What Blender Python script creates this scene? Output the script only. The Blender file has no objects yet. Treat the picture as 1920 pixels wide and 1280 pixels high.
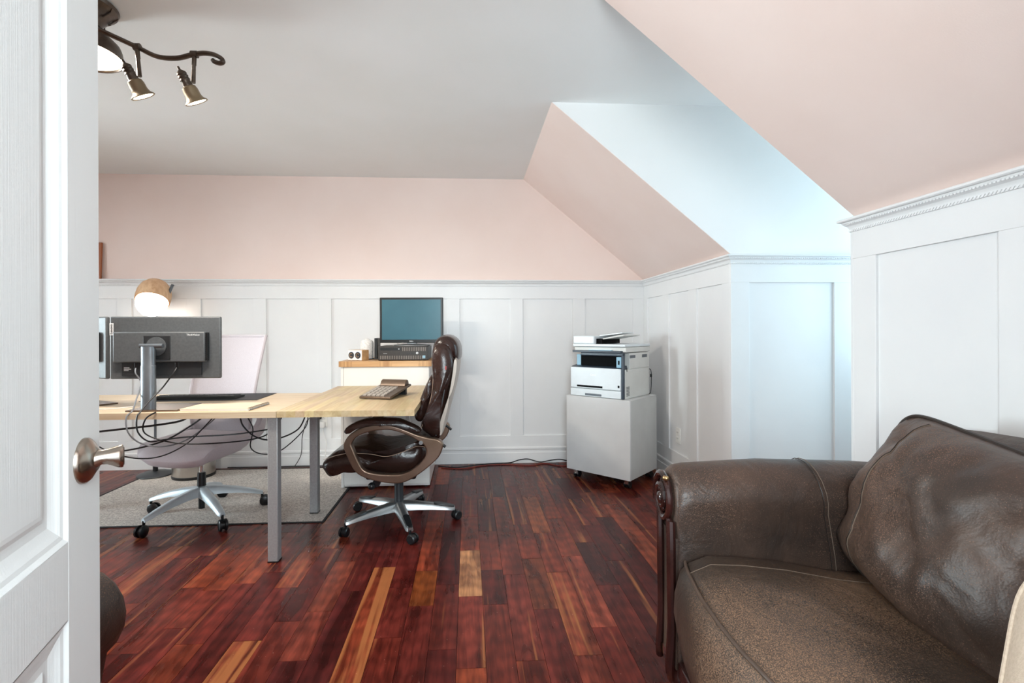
import bpy, bmesh, math, random
from mathutils import Vector, Matrix, noise
random.seed(7)
PI = math.pi
R = math.radians
S = bpy.context.scene
C = S.collection

# ------------------------------------------------------------------ camera
cam_d = bpy.data.cameras.new('camera')
cam_d.sensor_width = 36.0
cam_d.lens = 920 / 1920 * 36
cam_d.shift_x = 32 / 1920
cam_d.shift_y = -17 / 1920
cam_d.clip_start = 0.02
cam = bpy.data.objects.new('camera', cam_d)
C.objects.link(cam)
cam.location = (0, 0, 1.13)
_yaw = math.atan(51.4 / 920)
cam.rotation_euler = (Matrix.Rotation(-_yaw, 3, 'Z') @ Matrix.Rotation(R(90), 3, 'X') @ Matrix.Rotation(-0.0035, 3, 'Z')).to_euler()
S.camera = cam

# ------------------------------------------------------------------ view, world, daylight
S.view_settings.view_transform = 'Standard'
S.view_settings.look = 'None'
S.view_settings.exposure = 1.0
S.view_settings.gamma = 1.0
S.view_settings.use_curve_mapping = False
w = bpy.data.worlds.new('sky')
S.world = w
w.use_nodes = True
bg = w.node_tree.nodes['Background']
bg.inputs['Color'].default_value = (0.72, 0.86, 1.0, 1)
bg.inputs['Strength'].default_value = 1.0


def area_light(name, loc, target, sx, sy, power, color):
    d = bpy.data.lights.new(name, 'AREA')
    d.shape = 'RECTANGLE'
    d.size, d.size_y, d.energy, d.color = sx, sy, power, color
    o = bpy.data.objects.new(name, d)
    C.objects.link(o)
    o.location = loc
    v = Vector(target) - Vector(loc)
    o.rotation_euler = v.to_track_quat('-Z', 'Y').to_euler()
    return o


area_light('daylight_dormer_right', (2.98, 2.345, 1.5), (0.0, 2.345, 1.7), 0.8, 1.25, 9.5, (0.58, 0.87, 1.0))
area_light('fill_dormer_left', (-5.98, 2.345, 1.5), (-3.0, 2.345, 2.3), 0.8, 1.25, 140, (0.80, 0.95, 1.0))  # added fill from an assumed, unseen left dormer, to brighten the room
area_light('hall_light', (0.07, -0.75, 1.55), (0.0, 2.5, 2.2), 0.78, 1.2, 41, (0.84, 0.96, 1.0))

# ------------------------------------------------------------------ materials
def lin(h, k=1.0):
    h = h.lstrip('#')
    out = []
    for i in (0, 2, 4):
        c = int(h[i:i + 2], 16) / 255
        c = c / 12.92 if c <= 0.04045 else ((c + 0.055) / 1.055) ** 2.4
        out.append(c * k)
    return (*out, 1.0)


MATS = {}


def new_mat(name):
    m = bpy.data.materials.new(name)
    m.use_nodes = True
    nt = m.node_tree
    return m, nt, nt.nodes['Principled BSDF']


def N(nt, typ, **kw):
    n = nt.nodes.new(typ)
    for k, v in kw.items():
        if k in n.inputs:
            n.inputs[k].default_value = v
        else:
            setattr(n, k, v)
    return n


def coords(nt, scale=(1, 1, 1), kind='Object'):
    tc = N(nt, 'ShaderNodeTexCoord')
    mp = N(nt, 'ShaderNodeMapping')
    mp.inputs['Scale'].default_value = scale
    nt.links.new(tc.outputs[kind], mp.inputs['Vector'])
    return mp.outputs['Vector']


def mat(name, color, rough=0.5, metal=0.0, color2=None, nscale=8.0, stretch=(1, 1, 1), bump=0.0, bscale=200.0,
        spec=0.5, coat=0.0, emit=None, estr=0.0, rvar=0.0, contrast=(0.35, 0.65), bstretch=None, sheen=0.0):
    """principled material with noise-driven colour, gloss and relief"""
    m, nt, p = new_mat(name)
    L = nt.links.new
    c1 = lin(color) if isinstance(color, str) else color
    c2 = c1 if color2 is None else lin(color2)
    if color2 is None:
        c2 = tuple(min(1, v * 0.94) for v in c1[:3]) + (1,)
    v = coords(nt, stretch)
    n = N(nt, 'ShaderNodeTexNoise', Scale=nscale, Detail=5.0)
    L(v, n.inputs['Vector'])
    rmp = N(nt, 'ShaderNodeValToRGB')
    rmp.color_ramp.elements[0].position, rmp.color_ramp.elements[1].position = contrast
    rmp.color_ramp.elements[0].color = c1
    rmp.color_ramp.elements[1].color = c2
    L(n.outputs['Fac'], rmp.inputs['Fac'])
    L(rmp.outputs['Color'], p.inputs['Base Color'])
    p.inputs['Roughness'].default_value = rough
    p.inputs['Metallic'].default_value = metal
    p.inputs['Specular IOR Level'].default_value = spec
    p.inputs['Coat Weight'].default_value = coat
    p.inputs['Sheen Weight'].default_value = sheen
    if rvar:
        mr = N(nt, 'ShaderNodeMapRange')
        mr.inputs['To Min'].default_value = max(0.02, rough - rvar)
        mr.inputs['To Max'].default_value = min(1, rough + rvar)
        L(n.outputs['Fac'], mr.inputs['Value'])
        L(mr.outputs['Result'], p.inputs['Roughness'])
    if bump:
        vb = coords(nt, bstretch or (1, 1, 1))
        nb = N(nt, 'ShaderNodeTexNoise', Scale=bscale, Detail=3.0)
        L(vb, nb.inputs['Vector'])
        b = N(nt, 'ShaderNodeBump', Strength=bump, Distance=0.002)
        L(nb.outputs['Fac'], b.inputs['Height'])
        L(b.outputs['Normal'], p.inputs['Normal'])
    if emit:
        p.inputs['Emission Color'].default_value = lin(emit)
        p.inputs['Emission Strength'].default_value = estr
    MATS[name] = m
    return m


def mat_floor():
    m, nt, p = new_mat('plank_wood')
    L = nt.links.new
    oi = N(nt, 'ShaderNodeObjectInfo')
    geo = N(nt, 'ShaderNodeNewGeometry')
    rnd = N(nt, 'ShaderNodeVectorMath', operation='SCALE')
    rnd.inputs[0].default_value = (37.0, 91.0, 13.0)
    L(oi.outputs['Random'], rnd.inputs['Scale'])
    add = N(nt, 'ShaderNodeVectorMath', operation='ADD')
    L(geo.outputs['Position'], add.inputs[0])
    L(rnd.outputs['Vector'], add.inputs[1])

    def mapped(sc):
        mp = N(nt, 'ShaderNodeMapping')
        mp.inputs['Scale'].default_value = sc
        L(add.outputs['Vector'], mp.inputs['Vector'])
        return mp.outputs['Vector']
    fine = N(nt, 'ShaderNodeTexNoise', Scale=1.0, Detail=5.0, Roughness=0.6, Distortion=0.35)
    L(mapped((60, 4.0, 1)), fine.inputs['Vector'])
    big = N(nt, 'ShaderNodeTexNoise', Scale=1.0, Detail=3.0, Distortion=0.9)
    L(mapped((13, 1.9, 1)), big.inputs['Vector'])
    wav = N(nt, 'ShaderNodeTexWave', wave_type='RINGS', Scale=2.4, Distortion=5.0, Detail=2.0)
    wav.inputs['Detail Scale'].default_value = 1.2
    L(mapped((9, 1.5, 1)), wav.inputs['Vector'])
    # darker heartwood bands
    dk = N(nt, 'ShaderNodeMix', data_type='RGBA', blend_type='MULTIPLY')
    dk.inputs['Factor'].default_value = 1.0
    r1 = N(nt, 'ShaderNodeValToRGB')
    r1.color_ramp.elements[0].position = 0.36
    r1.color_ramp.elements[0].color = (0.50, 0.40, 0.40, 1)
    r1.color_ramp.elements[1].position = 0.66
    r1.color_ramp.elements[1].color = (1.3, 1.2, 1.16, 1)
    L(big.outputs['Fac'], r1.inputs['Fac'])
    L(oi.outputs['Color'], dk.inputs[6])
    L(r1.outputs['Color'], dk.inputs[7])
    d2 = N(nt, 'ShaderNodeMix', data_type='RGBA', blend_type='MULTIPLY')
    d2.inputs['Factor'].default_value = 0.9
    r2 = N(nt, 'ShaderNodeValToRGB')
    r2.color_ramp.elements[0].position = 0.32
    r2.color_ramp.elements[0].color = (0.52, 0.45, 0.44, 1)
    r2.color_ramp.elements[1].position = 0.62
    r2.color_ramp.elements[1].color = (1.15, 1.1, 1.08, 1)
    L(fine.outputs['Fac'], r2.inputs['Fac'])
    L(dk.outputs[2], d2.inputs[6])
    L(r2.outputs['Color'], d2.inputs[7])
    d3 = N(nt, 'ShaderNodeMix', data_type='RGBA', blend_type='MULTIPLY')
    d3.inputs['Factor'].default_value = 0.5
    r3 = N(nt, 'ShaderNodeValToRGB')
    r3.color_ramp.elements[0].color = (0.55, 0.5, 0.5, 1)
    r3.color_ramp.elements[1].color = (1.15, 1.12, 1.1, 1)
    L(wav.outputs['Fac'], r3.inputs['Fac'])
    L(d2.outputs[2], d3.inputs[6])
    L(r3.outputs['Color'], d3.inputs[7])
    # pale sapwood streaks
    sap = N(nt, 'ShaderNodeTexNoise', Scale=1.0, Detail=2.0, Distortion=0.4)
    L(mapped((30, 1.0, 1)), sap.inputs['Vector'])
    r4 = N(nt, 'ShaderNodeValToRGB')
    r4.color_ramp.elements[0].position = 0.66
    r4.color_ramp.elements[0].color = (0, 0, 0, 1)
    r4.color_ramp.elements[1].position = 0.78
    r4.color_ramp.elements[1].color = (0.8, 0.8, 0.8, 1)
    sa = N(nt, 'ShaderNodeMath', operation='MULTIPLY_ADD')
    L(oi.outputs['Alpha'], sa.inputs[0])
    sa.inputs[1].default_value = 0.24
    L(sap.outputs['Fac'], sa.inputs[2])
    L(sa.outputs['Value'], r4.inputs['Fac'])
    mx = N(nt, 'ShaderNodeMix', data_type='RGBA')
    L(r4.outputs['Color'], mx.inputs['Factor'])
    L(d3.outputs[2], mx.inputs[6])
    mx.inputs[7].default_value = lin('#a8683e', 0.75)
    # fine pale scratches and dust
    scr = N(nt, 'ShaderNodeTexNoise', Scale=160.0, Detail=1.0)
    L(geo.outputs['Position'], scr.inputs['Vector'])
    r5 = N(nt, 'ShaderNodeValToRGB')
    r5.color_ramp.elements[0].position = 0.775
    r5.color_ramp.elements[0].color = (0, 0, 0, 1)
    r5.color_ramp.elements[1].position = 0.80
    r5.color_ramp.elements[1].color = (0.6, 0.6, 0.6, 1)
    L(scr.outputs['Fac'], r5.inputs['Fac'])
    mx2 = N(nt, 'ShaderNodeMix', data_type='RGBA')
    L(r5.outputs['Color'], mx2.inputs['Factor'])
    L(mx.outputs[2], mx2.inputs[6])
    mx2.inputs[7].default_value = lin('#c9a594')
    L(mx2.outputs[2], p.inputs['Base Color'])
    rr = N(nt, 'ShaderNodeMapRange')
    rr.inputs['To Min'].default_value = 0.20
    rr.inputs['To Max'].default_value = 0.38
    L(big.outputs['Fac'], rr.inputs['Value'])
    L(rr.outputs['Result'], p.inputs['Roughness'])
    p.inputs['Specular IOR Level'].default_value = 0.17
    b = N(nt, 'ShaderNodeBump', Strength=0.12, Distance=0.001)
    L(fine.outputs['Fac'], b.inputs['Height'])
    L(b.outputs['Normal'], p.inputs['Normal'])
    MATS['plank'] = m
    return m


def mat_leather(name, dark, mid, worn, wear=0.5, rough=0.42, speck=True):
    m, nt, p = new_mat(name)
    L = nt.links.new
    v = coords(nt)
    blot = N(nt, 'ShaderNodeTexNoise', Scale=3.2, Detail=4.0, Roughness=0.6)
    L(v, blot.inputs['Vector'])
    r1 = N(nt, 'ShaderNodeValToRGB')
    r1.color_ramp.elements[0].position = 0.35
    r1.color_ramp.elements[0].color = lin(dark)
    r1.color_ramp.elements[1].position = 0.68
    r1.color_ramp.elements[1].color = lin(mid)
    L(blot.outputs['Fac'], r1.inputs['Fac'])
    fin = N(nt, 'ShaderNodeTexNoise', Scale=420.0, Detail=2.0)
    L(v, fin.inputs['Vector'])
    wz = N(nt, 'ShaderNodeTexNoise', Scale=2.3, Detail=3.0)
    wz.noise_dimensions = '3D'
    mp = N(nt, 'ShaderNodeMapping')
    mp.inputs['Location'].default_value = (5.2, 1.3, 7.7)
    L(v, mp.inputs['Vector'])
    L(mp.outputs['Vector'], wz.inputs['Vector'])
    r2 = N(nt, 'ShaderNodeMath', operation='MULTIPLY_ADD')
    L(wz.outputs['Fac'], r2.inputs[0])
    r2.inputs[1].default_value = 0.55
    L(fin.outputs['Fac'], r2.inputs[2])
    r3 = N(nt, 'ShaderNodeMapRange')
    r3.inputs['From Min'].default_value = 0.98 - wear * 0.25
    r3.inputs['From Max'].default_value = 1.12 - wear * 0.25
    L(r2.outputs['Value'], r3.inputs['Value'])
    mx = N(nt, 'ShaderNodeMix', data_type='RGBA')
    L(r3.outputs['Result'], mx.inputs['Factor'])
    L(r1.outputs['Color'], mx.inputs[6])
    mx.inputs[7].default_value = lin(worn)
    L(mx.outputs[2], p.inputs['Base Color'])
    mr = N(nt, 'ShaderNodeMapRange')
    mr.inputs['To Min'].default_value = rough
    mr.inputs['To Max'].default_value = min(1, rough + 0.25)
    L(r3.outputs['Result'], mr.inputs['Value'])
    L(mr.outputs['Result'], p.inputs['Roughness'])
    cr = N(nt, 'ShaderNodeTexVoronoi', Scale=230.0)
    L(v, cr.inputs['Vector'])
    wr = N(nt, 'ShaderNodeTexNoise', Scale=9.0, Detail=4.0, Distortion=1.2)
    L(v, wr.inputs['Vector'])
    b0 = N(nt, 'ShaderNodeBump', Strength=0.28, Distance=0.02)
    L(wr.outputs['Fac'], b0.inputs['Height'])
    b = N(nt, 'ShaderNodeBump', Strength=0.22, Distance=0.0012)
    L(cr.outputs['Distance'], b.inputs['Height'])
    L(b0.outputs['Normal'], b.inputs['Normal'])
    L(b.outputs['Normal'], p.inputs['Normal'])
    MATS[name] = m
    return m


def mat_wood(name, c1, c2, axis=0, rough=0.42, scale=1.0, byobj=False):
    """pale butcher-block wood, grain along AXIS"""
    m, nt, p = new_mat(name)
    L = nt.links.new
    st = [38 * scale] * 3
    st[axis] = 2.2 * scale
    v = coords(nt, tuple(st))
    n = N(nt, 'ShaderNodeTexNoise', Scale=1.0, Detail=6.0, Roughness=0.6, Distortion=0.5)
    if byobj:
        oi = N(nt, 'ShaderNodeObjectInfo')
        sc = N(nt, 'ShaderNodeVectorMath', operation='SCALE')
        sc.inputs[0].default_value = (40, 70, 90)
        L(oi.outputs['Random'], sc.inputs['Scale'])
        ad = N(nt, 'ShaderNodeVectorMath', operation='ADD')
        L(v, ad.inputs[0])
        L(sc.outputs['Vector'], ad.inputs[1])
        v = ad.outputs['Vector']
    L(v, n.inputs['Vector'])
    r = N(nt, 'ShaderNodeValToRGB')
    r.color_ramp.elements[0].position = 0.33
    r.color_ramp.elements[0].color = lin(c1)
    r.color_ramp.elements[1].position = 0.66
    r.color_ramp.elements[1].color = lin(c2)
    L(n.outputs['Fac'], r.inputs['Fac'])
    out = r.outputs['Color']
    if byobj:
        mx = N(nt, 'ShaderNodeMix', data_type='RGBA', blend_type='MULTIPLY')
        mx.inputs['Factor'].default_value = 1.0
        L(out, mx.inputs[6])
        L(oi.outputs['Color'], mx.inputs[7])
        out = mx.outputs[2]
    L(out, p.inputs['Base Color'])
    p.inputs['Roughness'].default_value = rough
    MATS[name] = m
    return m


def mat_rug():
    m, nt, p = new_mat('rug_pile')
    L = nt.links.new
    v = coords(nt)
    n = N(nt, 'ShaderNodeTexNoise', Scale=110.0, Detail=4.0, Roughness=0.75)
    L(v, n.inputs['Vector'])
    r = N(nt, 'ShaderNodeValToRGB')
    r.color_ramp.elements[0].position = 0.36
    r.color_ramp.elements[0].color = lin('#948b85')
    r.color_ramp.elements[1].position = 0.62
    r.color_ramp.elements[1].color = lin('#dcd4cc')
    L(n.outputs['Fac'], r.inputs['Fac'])
    L(r.outputs['Color'], p.inputs['Base Color'])
    p.inputs['Roughness'].default_value = 0.95
    p.inputs['Specular IOR Level'].default_value = 0.1
    b = N(nt, 'ShaderNodeBump', Strength=0.6, Distance=0.004)
    L(n.outputs['Fac'], b.inputs['Height'])
    L(b.outputs['Normal'], p.inputs['Normal'])
    MATS['rug'] = m


def mat_glass():
    m, nt, p = new_mat('window_glass')
    nt.nodes.remove(p)
    L = nt.links.new
    t = N(nt, 'ShaderNodeBsdfTransparent')
    g = N(nt, 'ShaderNodeBsdfGlossy', Roughness=0.02)
    n = N(nt, 'ShaderNodeTexNoise', Scale=2.0)
    mr = N(nt, 'ShaderNodeMapRange')
    mr.inputs['To Min'].default_value = 0.06
    mr.inputs['To Max'].default_value = 0.09
    L(n.outputs['Fac'], mr.inputs['Value'])
    mx = N(nt, 'ShaderNodeMixShader')
    L(mr.outputs['Result'], mx.inputs[0])
    L(t.outputs[0], mx.inputs[1])
    L(g.outputs[0], mx.inputs[2])
    L(mx.outputs[0], nt.nodes['Material Output'].inputs['Surface'])
    MATS['glass'] = m


def mat_door():
    """white paint over embossed wood grain"""
    m, nt, p = new_mat('door_paint')
    L = nt.links.new
    p.inputs['Base Color'].default_value = lin('#e9ebea')
    p.inputs['Roughness'].default_value = 0.42
    v = coords(nt, (420, 420, 6))
    n = N(nt, 'ShaderNodeTexNoise', Scale=1.0, Detail=3.0)
    L(v, n.inputs['Vector'])
    b = N(nt, 'ShaderNodeBump', Strength=0.22, Distance=0.0012)
    L(n.outputs['Fac'], b.inputs['Height'])
    L(b.outputs['Normal'], p.inputs['Normal'])
    MATS['door'] = m


mat_floor(); mat_rug(); mat_glass(); mat_door()
mat('white_paint', '#e8e8e8', 0.38, color2='#e4e4e5', nscale=3, bump=0.05, bscale=90)
mat('ceiling_paint', '#f0efee', 0.85, color2='#edecea', nscale=2, bump=0.12, bscale=260)
mat('pink_paint', '#f0dcd4', 0.8, color2='#edd7ce', nscale=2, bump=0.12, bscale=260)
mat('subfloor', '#4a2c24', 0.9)  # colour lightened so the plank gaps imitate bevels catching light
mat_leather('sofa_leather', '#2e241f', '#4d3a30', '#7d5e4c', wear=0.45, rough=0.43)
mat_leather('seat_leather', '#2a2019', '#43342a', '#7d604a', wear=0.80, rough=0.46)
mat_leather('chair_leather', '#1e120f', '#35201a', '#5c382c', wear=0.0, rough=0.26)
mat('piping', '#241c18', 0.4)
mat('welt', '#4a3a30', 0.45)
mat('thread', '#6b5a4d', 0.7)
mat('light_thread', '#b59a86', 0.7)
mat('carved_wood', '#1f0f0d', 0.22, color2='#331815', nscale=30, stretch=(1, 1, .2), coat=0.5)
mat('brass', '#b79a70', 0.3, metal=1.0)
mat('chair_plastic', '#8d7668', 0.34, metal=0.75, color2='#76604f', nscale=4)
mat('shell_grey', '#b3a79c', 0.4, metal=0.3)
mat('silver_metal', '#a7a9aa', 0.32, metal=0.9, color2='#989b9d', nscale=6)
mat('base_alloy', '#c4cdd2', 0.42, metal=0.25, color2='#b7c1c7')
mat('leg_steel', '#a5a5a6', 0.45, metal=0.35, color2='#9b9a9b', nscale=120, bump=0.08)
mat('black_plastic', '#121416', 0.38, color2='#191b1d')
mat('wheel', '#0d1013', 0.35)
mat('grey_fabric', '#ddd5da', 0.9, color2='#d3cad0', nscale=300, bump=0.3, bscale=600, spec=0.15, sheen=0.2)
mat('mesh_fabric', '#c4bdc2', 0.8, color2='#b5adb3', nscale=420, bump=0.4, bscale=700, spec=0.2)
mat_wood('desk_wood', '#bda587', '#d4c2a8', axis=0)
mat_wood('block_wood', '#b8a07c', '#d0bf9d', axis=1, byobj=True)
mat_wood('oak_end', '#a97b4f', '#d3a878', axis=2, byobj=False)
mat_wood('cab_wood', '#bf9162', '#dcb384', axis=0)
mat_wood('lamp_wood', '#cba07a', '#e2bf9a', axis=2, rough=0.5)
mat_wood('picture_wood', '#8a4a2a', '#a5603a', axis=2)
mat('white_gloss', '#f1efec', 0.25, color2='#eeece9')
mat('grey_lacquer', '#d6d6d6', 0.28, color2='#d2d2d2')
mat('cabinet_side', '#c9cac8', 0.4, color2='#c4c5c3')
mat('monitor_back', '#54575a', 0.5, color2='#4c4f52', nscale=90, bump=0.1, bscale=900)
mat('monitor_dark', '#222427', 0.5, color2='#1d1f22')
mat('bezel', '#1a1d1f', 0.3)
mat('column_metal', '#767d84', 0.36, metal=0.6, color2='#6b7178')
mat('screen', '#3d6472', 0.22, color2='#44707e', nscale=2)
mat('pc_case', '#2b2623', 0.45, color2='#332d29', nscale=40)
mat('pc_slot', '#8a8078', 0.5)
mat('paper_white', '#fdfdfd', 0.6)
mat('text_white', '#dfe2e4', 0.5)
mat('ceramic', '#ebe7e3', 0.6, color2='#d9d4cf', nscale=90, contrast=(0.45, 0.6))
mat('driver', '#39424b', 0.4)
mat('driver_ring', '#c3a07c', 0.3, metal=0.5)
mat('bronze', '#4a3f37', 0.38, metal=0.75, color2='#5d5046', nscale=30)
mat('spot_glass', '#8f7d62', 0.35, color2='#7d6b52', metal=0.4)
mat('bulb', '#fff4e0', 0.4, emit='#ffe9c8', estr=6)
mat('globe', '#ffffff', 0.4, emit='#fff4e6', estr=5)
mat('lamp_black', '#2a2d30', 0.4, color2='#32363a')
mat('chrome', '#c9c8c6', 0.18, metal=1.0)
mat('steel', '#c9c4bd', 0.3, metal=1.0, nscale=3)
mat('nickel', '#a89c90', 0.24, metal=1.0, color2='#9a8e82')
mat('cable', '#15161a', 0.45)
mat('grey_cable', '#7d7f84', 0.45)
mat('white_cable', '#e6e4e2', 0.5)
mat('red_cable', '#7a2b22', 0.5)
mat('printer_white', '#e3eaee', 0.35)
mat('printer_side', '#dcdcd8', 0.45)
mat('printer_blue', '#39434f', 0.35)
mat('printer_dark', '#060709', 0.6, spec=0.08)
mat('panel_blue', '#8fb9cf', 0.35)
mat('outlet', '#efeeea', 0.35)
mat('mat_black', '#2c2d31', 0.65)
mat('notebook', '#dcc9b0', 0.6, color2='#d3bfa5')
mat('calc_bronze', '#6b5a4c', 0.35, metal=0.5)
mat('key_light', '#a89f96', 0.4)
mat('pillow_beige', '#cbb9a6', 0.9, color2='#bfac98', nscale=200, bump=0.3, bscale=500)
mat('rug_edge', '#1b1a1c', 0.8)
mat('window_frame', '#f3f3f3', 0.4)
mat('base_reflect', '#6d5a4c', 0.25, metal=0.6)
mat('tan_card', '#d9b48e', 0.8)


# ------------------------------------------------------------------ mesh helpers
class G:
    def __init__(s):
        s.v, s.f = [], []

    def add(s, vs, fs):
        o = len(s.v)
        s.v += [tuple(v) for v in vs]
        s.f += [tuple(i + o for i in f) for f in fs]
        return s

    def box(s, x0, x1, y0, y1, z0, z1, M=None):
        vs = [Vector(p) for p in ((x0, y0, z0), (x1, y0, z0), (x1, y1, z0), (x0, y1, z0), (x0, y0, z1), (x1, y0, z1), (x1, y1, z1), (x0, y1, z1))]
        if M is not None:
            vs = [M @ v for v in vs]
        return s.add(vs, [(0, 3, 2, 1), (4, 5, 6, 7), (0, 1, 5, 4), (1, 2, 6, 5), (2, 3, 7, 6), (3, 0, 4, 7)])

    def tube(s, pts, r, n=8, closed=False, ry=None):
        """sweep a circle (radius or list of radii) along a polyline"""
        pts = [Vector(p) for p in pts]
        k = len(pts)
        rs = r if isinstance(r, (list, tuple)) else [r] * k
        up = None
        rings = []
        for i in range(k):
            a = pts[(i - 1) % k] if (closed or i > 0) else pts[i]
            b = pts[(i + 1) % k] if (closed or i < k - 1) else pts[i]
            t = (b - a)
            if t.length < 1e-9:
                t = Vector((0, 0, 1))
            t.normalize()
            if up is None:
                up = Vector((0, 0, 1)) if abs(t.z) < 0.9 else Vector((1, 0, 0))
            u = up - t * up.dot(t)
            if u.length < 1e-5:
                u = t.orthogonal()
            u.normalize()
            up = u
            w_ = t.cross(u)
            rings.append([pts[i] + u * (math.cos(2 * PI * j / n) * rs[i]) + w_ * (math.sin(2 * PI * j / n) * (ry if ry else rs[i])) for j in range(n)])
        vs = [p for rg in rings for p in rg]
        fs = []
        m_ = k if closed else k - 1
        for i in range(m_):
            a, b = i * n, ((i + 1) % k) * n
            for j in range(n):
                fs.append((a + j, a + (j + 1) % n, b + (j + 1) % n, b + j))
        if not closed:
            fs.append(tuple(reversed(range(n))))
            fs.append(tuple(range((k - 1) * n, k * n)))
        return s.add(vs, fs)

    def cyl(s, p0, p1, r0, r1=None, n=20):
        return s.tube([p0, p1], [r0, r0 if r1 is None else r1], n)

    def lathe(s, prof, c=(0, 0, 0), n=28, M=None, a0=0.0, a1=2 * PI):
        """revolve (r, z) points about z through c"""
        full = abs(a1 - a0 - 2 * PI) < 1e-6
        m_ = n if full else n + 1
        vs = []
        for (r, z) in prof:
            for j in range(m_):
                a = a0 + (a1 - a0) * j / n
                p = Vector((r * math.cos(a), r * math.sin(a), z))
                if M is not None:
                    p = M @ p
                vs.append(p + Vector(c))
        fs = []
        for i in range(len(prof) - 1):
            for j in range(n):
                j2 = (j + 1) % m_
                fs.append((i * m_ + j, i * m_ + j2, (i + 1) * m_ + j2, (i + 1) * m_ + j))
        return s.add(vs, fs)

    def prism(s, outline, to3, d0, d1):
        """extrude a 2-D outline; to3(a, b, d) -> 3-D point"""
        n = len(outline)
        vs = [to3(a, b, d0) for a, b in outline] + [to3(a, b, d1) for a, b in outline]
        fs = [tuple(range(n))[::-1], tuple(range(n, 2 * n))]
        for i in range(n):
            j = (i + 1) % n
            fs.append((i, j, n + j, n + i))
        return s.add(vs, fs)

    def ringprism(s, outer, inner, to3, d0, d1):
        """extruded closed band between two outlines with the same count"""
        n = len(outer)
        vs = [to3(a, b, d0) for a, b in outer] + [to3(a, b, d0) for a, b in inner] + [to3(a, b, d1) for a, b in outer] + [to3(a, b, d1) for a, b in inner]
        fs = []
        for i in range(n):
            j = (i + 1) % n
            fs += [(i, n + i, n + j, j), (2 * n + i, 2 * n + j, 3 * n + j, 3 * n + i), (i, j, 2 * n + j, 2 * n + i), (n + i, 3 * n + i, 3 * n + j, n + j)]
        return s.add(vs, fs)

    def loft(s, sections, cap=True):
        """join equal-count closed sections"""
        n = len(sections[0])
        vs = [p for sec in sections for p in sec]
        fs = []
        for i in range(len(sections) - 1):
            for j in range(n):
                k = (j + 1) % n
                fs.append((i * n + j, i * n + k, (i + 1) * n + k, (i + 1) * n + j))
        if cap:
            fs.append(tuple(reversed(range(n))))
            fs.append(tuple(range((len(sections) - 1) * n, len(sections) * n)))
        return s.add(vs, fs)

    def sphere(s, c, r, n=16, m=10, sx=1, sy=1, sz=1):
        prof = [(max(1e-4, math.sin(PI * i / m)) , -math.cos(PI * i / m)) for i in range(m + 1)]
        M = Matrix.Diagonal((r * sx, r * sy, r * sz))
        return s.lathe(prof, c, n, M)


def obj(name, g, m, parent=None, smooth=True, bevel=0.0, sub=0, angle=38, seg=2):
    me = bpy.data.meshes.new(name)
    me.from_pydata(g.v, [], g.f)
    bm = bmesh.new()
    bm.from_mesh(me)
    bmesh.ops.remove_doubles(bm, verts=bm.verts, dist=1e-6)
    bmesh.ops.recalc_face_normals(bm, faces=bm.faces)
    bm.to_mesh(me)
    bm.free()
    me.materials.append(MATS[m] if isinstance(m, str) else m)
    if smooth:
        me.shade_smooth()
        me.set_sharp_from_angle(angle=R(angle))
    o = bpy.data.objects.new(name, me)
    C.objects.link(o)
    if parent is not None:
        o.parent = parent
    if bevel:
        b = o.modifiers.new('bevel', 'BEVEL')
        b.width, b.segments, b.limit_method, b.angle_limit = bevel, seg, 'ANGLE', R(40)
    if sub:
        b = o.modifiers.new('sub', 'SUBSURF')
        b.levels = b.render_levels = sub
    return o


def thing(name, label, cat, loc=(0, 0, 0), rz=0.0, group=None):
    o = bpy.data.objects.new(name, None)
    C.objects.link(o)
    o.empty_display_size = 0.1
    o.location = loc
    o.rotation_euler = (0, 0, rz)
    o['label'], o['category'] = label, cat
    if group:
        o['group'] = group
    return o


def tag(o, label, cat, group=None):
    o['label'], o['category'] = label, cat
    if group:
        o['group'] = group
    return o


def struct(o, label=None):
    o['kind'] = 'structure'
    if label:
        o['label'] = label
    return o


def box(name, dims, m, parent=None, bevel=0.0, M=None):
    return obj(name, G().box(*dims, M=M), m, parent, smooth=bevel > 0, bevel=bevel)


def share(src, name, parent, loc=(0, 0, 0), rot=None, scale=None):
    o = src.copy()
    o.name = name
    C.objects.link(o)
    o.parent = parent
    o.location = loc
    if rot is not None:
        o.rotation_euler = rot
    if scale is not None:
        o.scale = scale
    return o


def catmull(pts, k=6, closed=False):
    P = [Vector(p) for p in pts]
    n = len(P)
    out = []
    rng = n if closed else n - 1
    for i in range(rng):
        p0 = P[(i - 1) % n] if (closed or i > 0) else P[i]
        p1, p2 = P[i], P[(i + 1) % n]
        p3 = P[(i + 2) % n] if (closed or i < n - 2) else p2
        for j in range(k):
            t = j / k
            out.append(0.5 * ((2 * p1) + (p2 - p0) * t + (2 * p0 - 5 * p1 + 4 * p2 - p3) * t * t + (3 * p1 - p0 - 3 * p2 + p3) * t ** 3))
    if not closed:
        out.append(P[-1])
    return out


def smooth2(pts, k=4):
    return [(p.x, p.y) for p in catmull([(a, b, 0) for a, b in pts], k, True)]


_font_cache = {}


def text(name, body, size, m, parent, loc, rot, align='CENTER', depth=0.0006):
    cu = bpy.data.curves.new(name, 'FONT')
    cu.body, cu.size, cu.align_x, cu.align_y, cu.extrude = body, size, align, 'CENTER', depth
    t = bpy.data.objects.new(name + '_curve', cu)
    C.objects.link(t)
    bpy.context.view_layer.update()
    dg = bpy.context.evaluated_depsgraph_get()
    me = bpy.data.meshes.new_from_object(t.evaluated_get(dg))
    bpy.data.objects.remove(t)
    me.materials.clear()
    me.materials.append(MATS[m])
    o = bpy.data.objects.new(name, me)
    C.objects.link(o)
    o.parent = parent
    o.location = loc
    o.rotation_euler = rot
    return o


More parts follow.
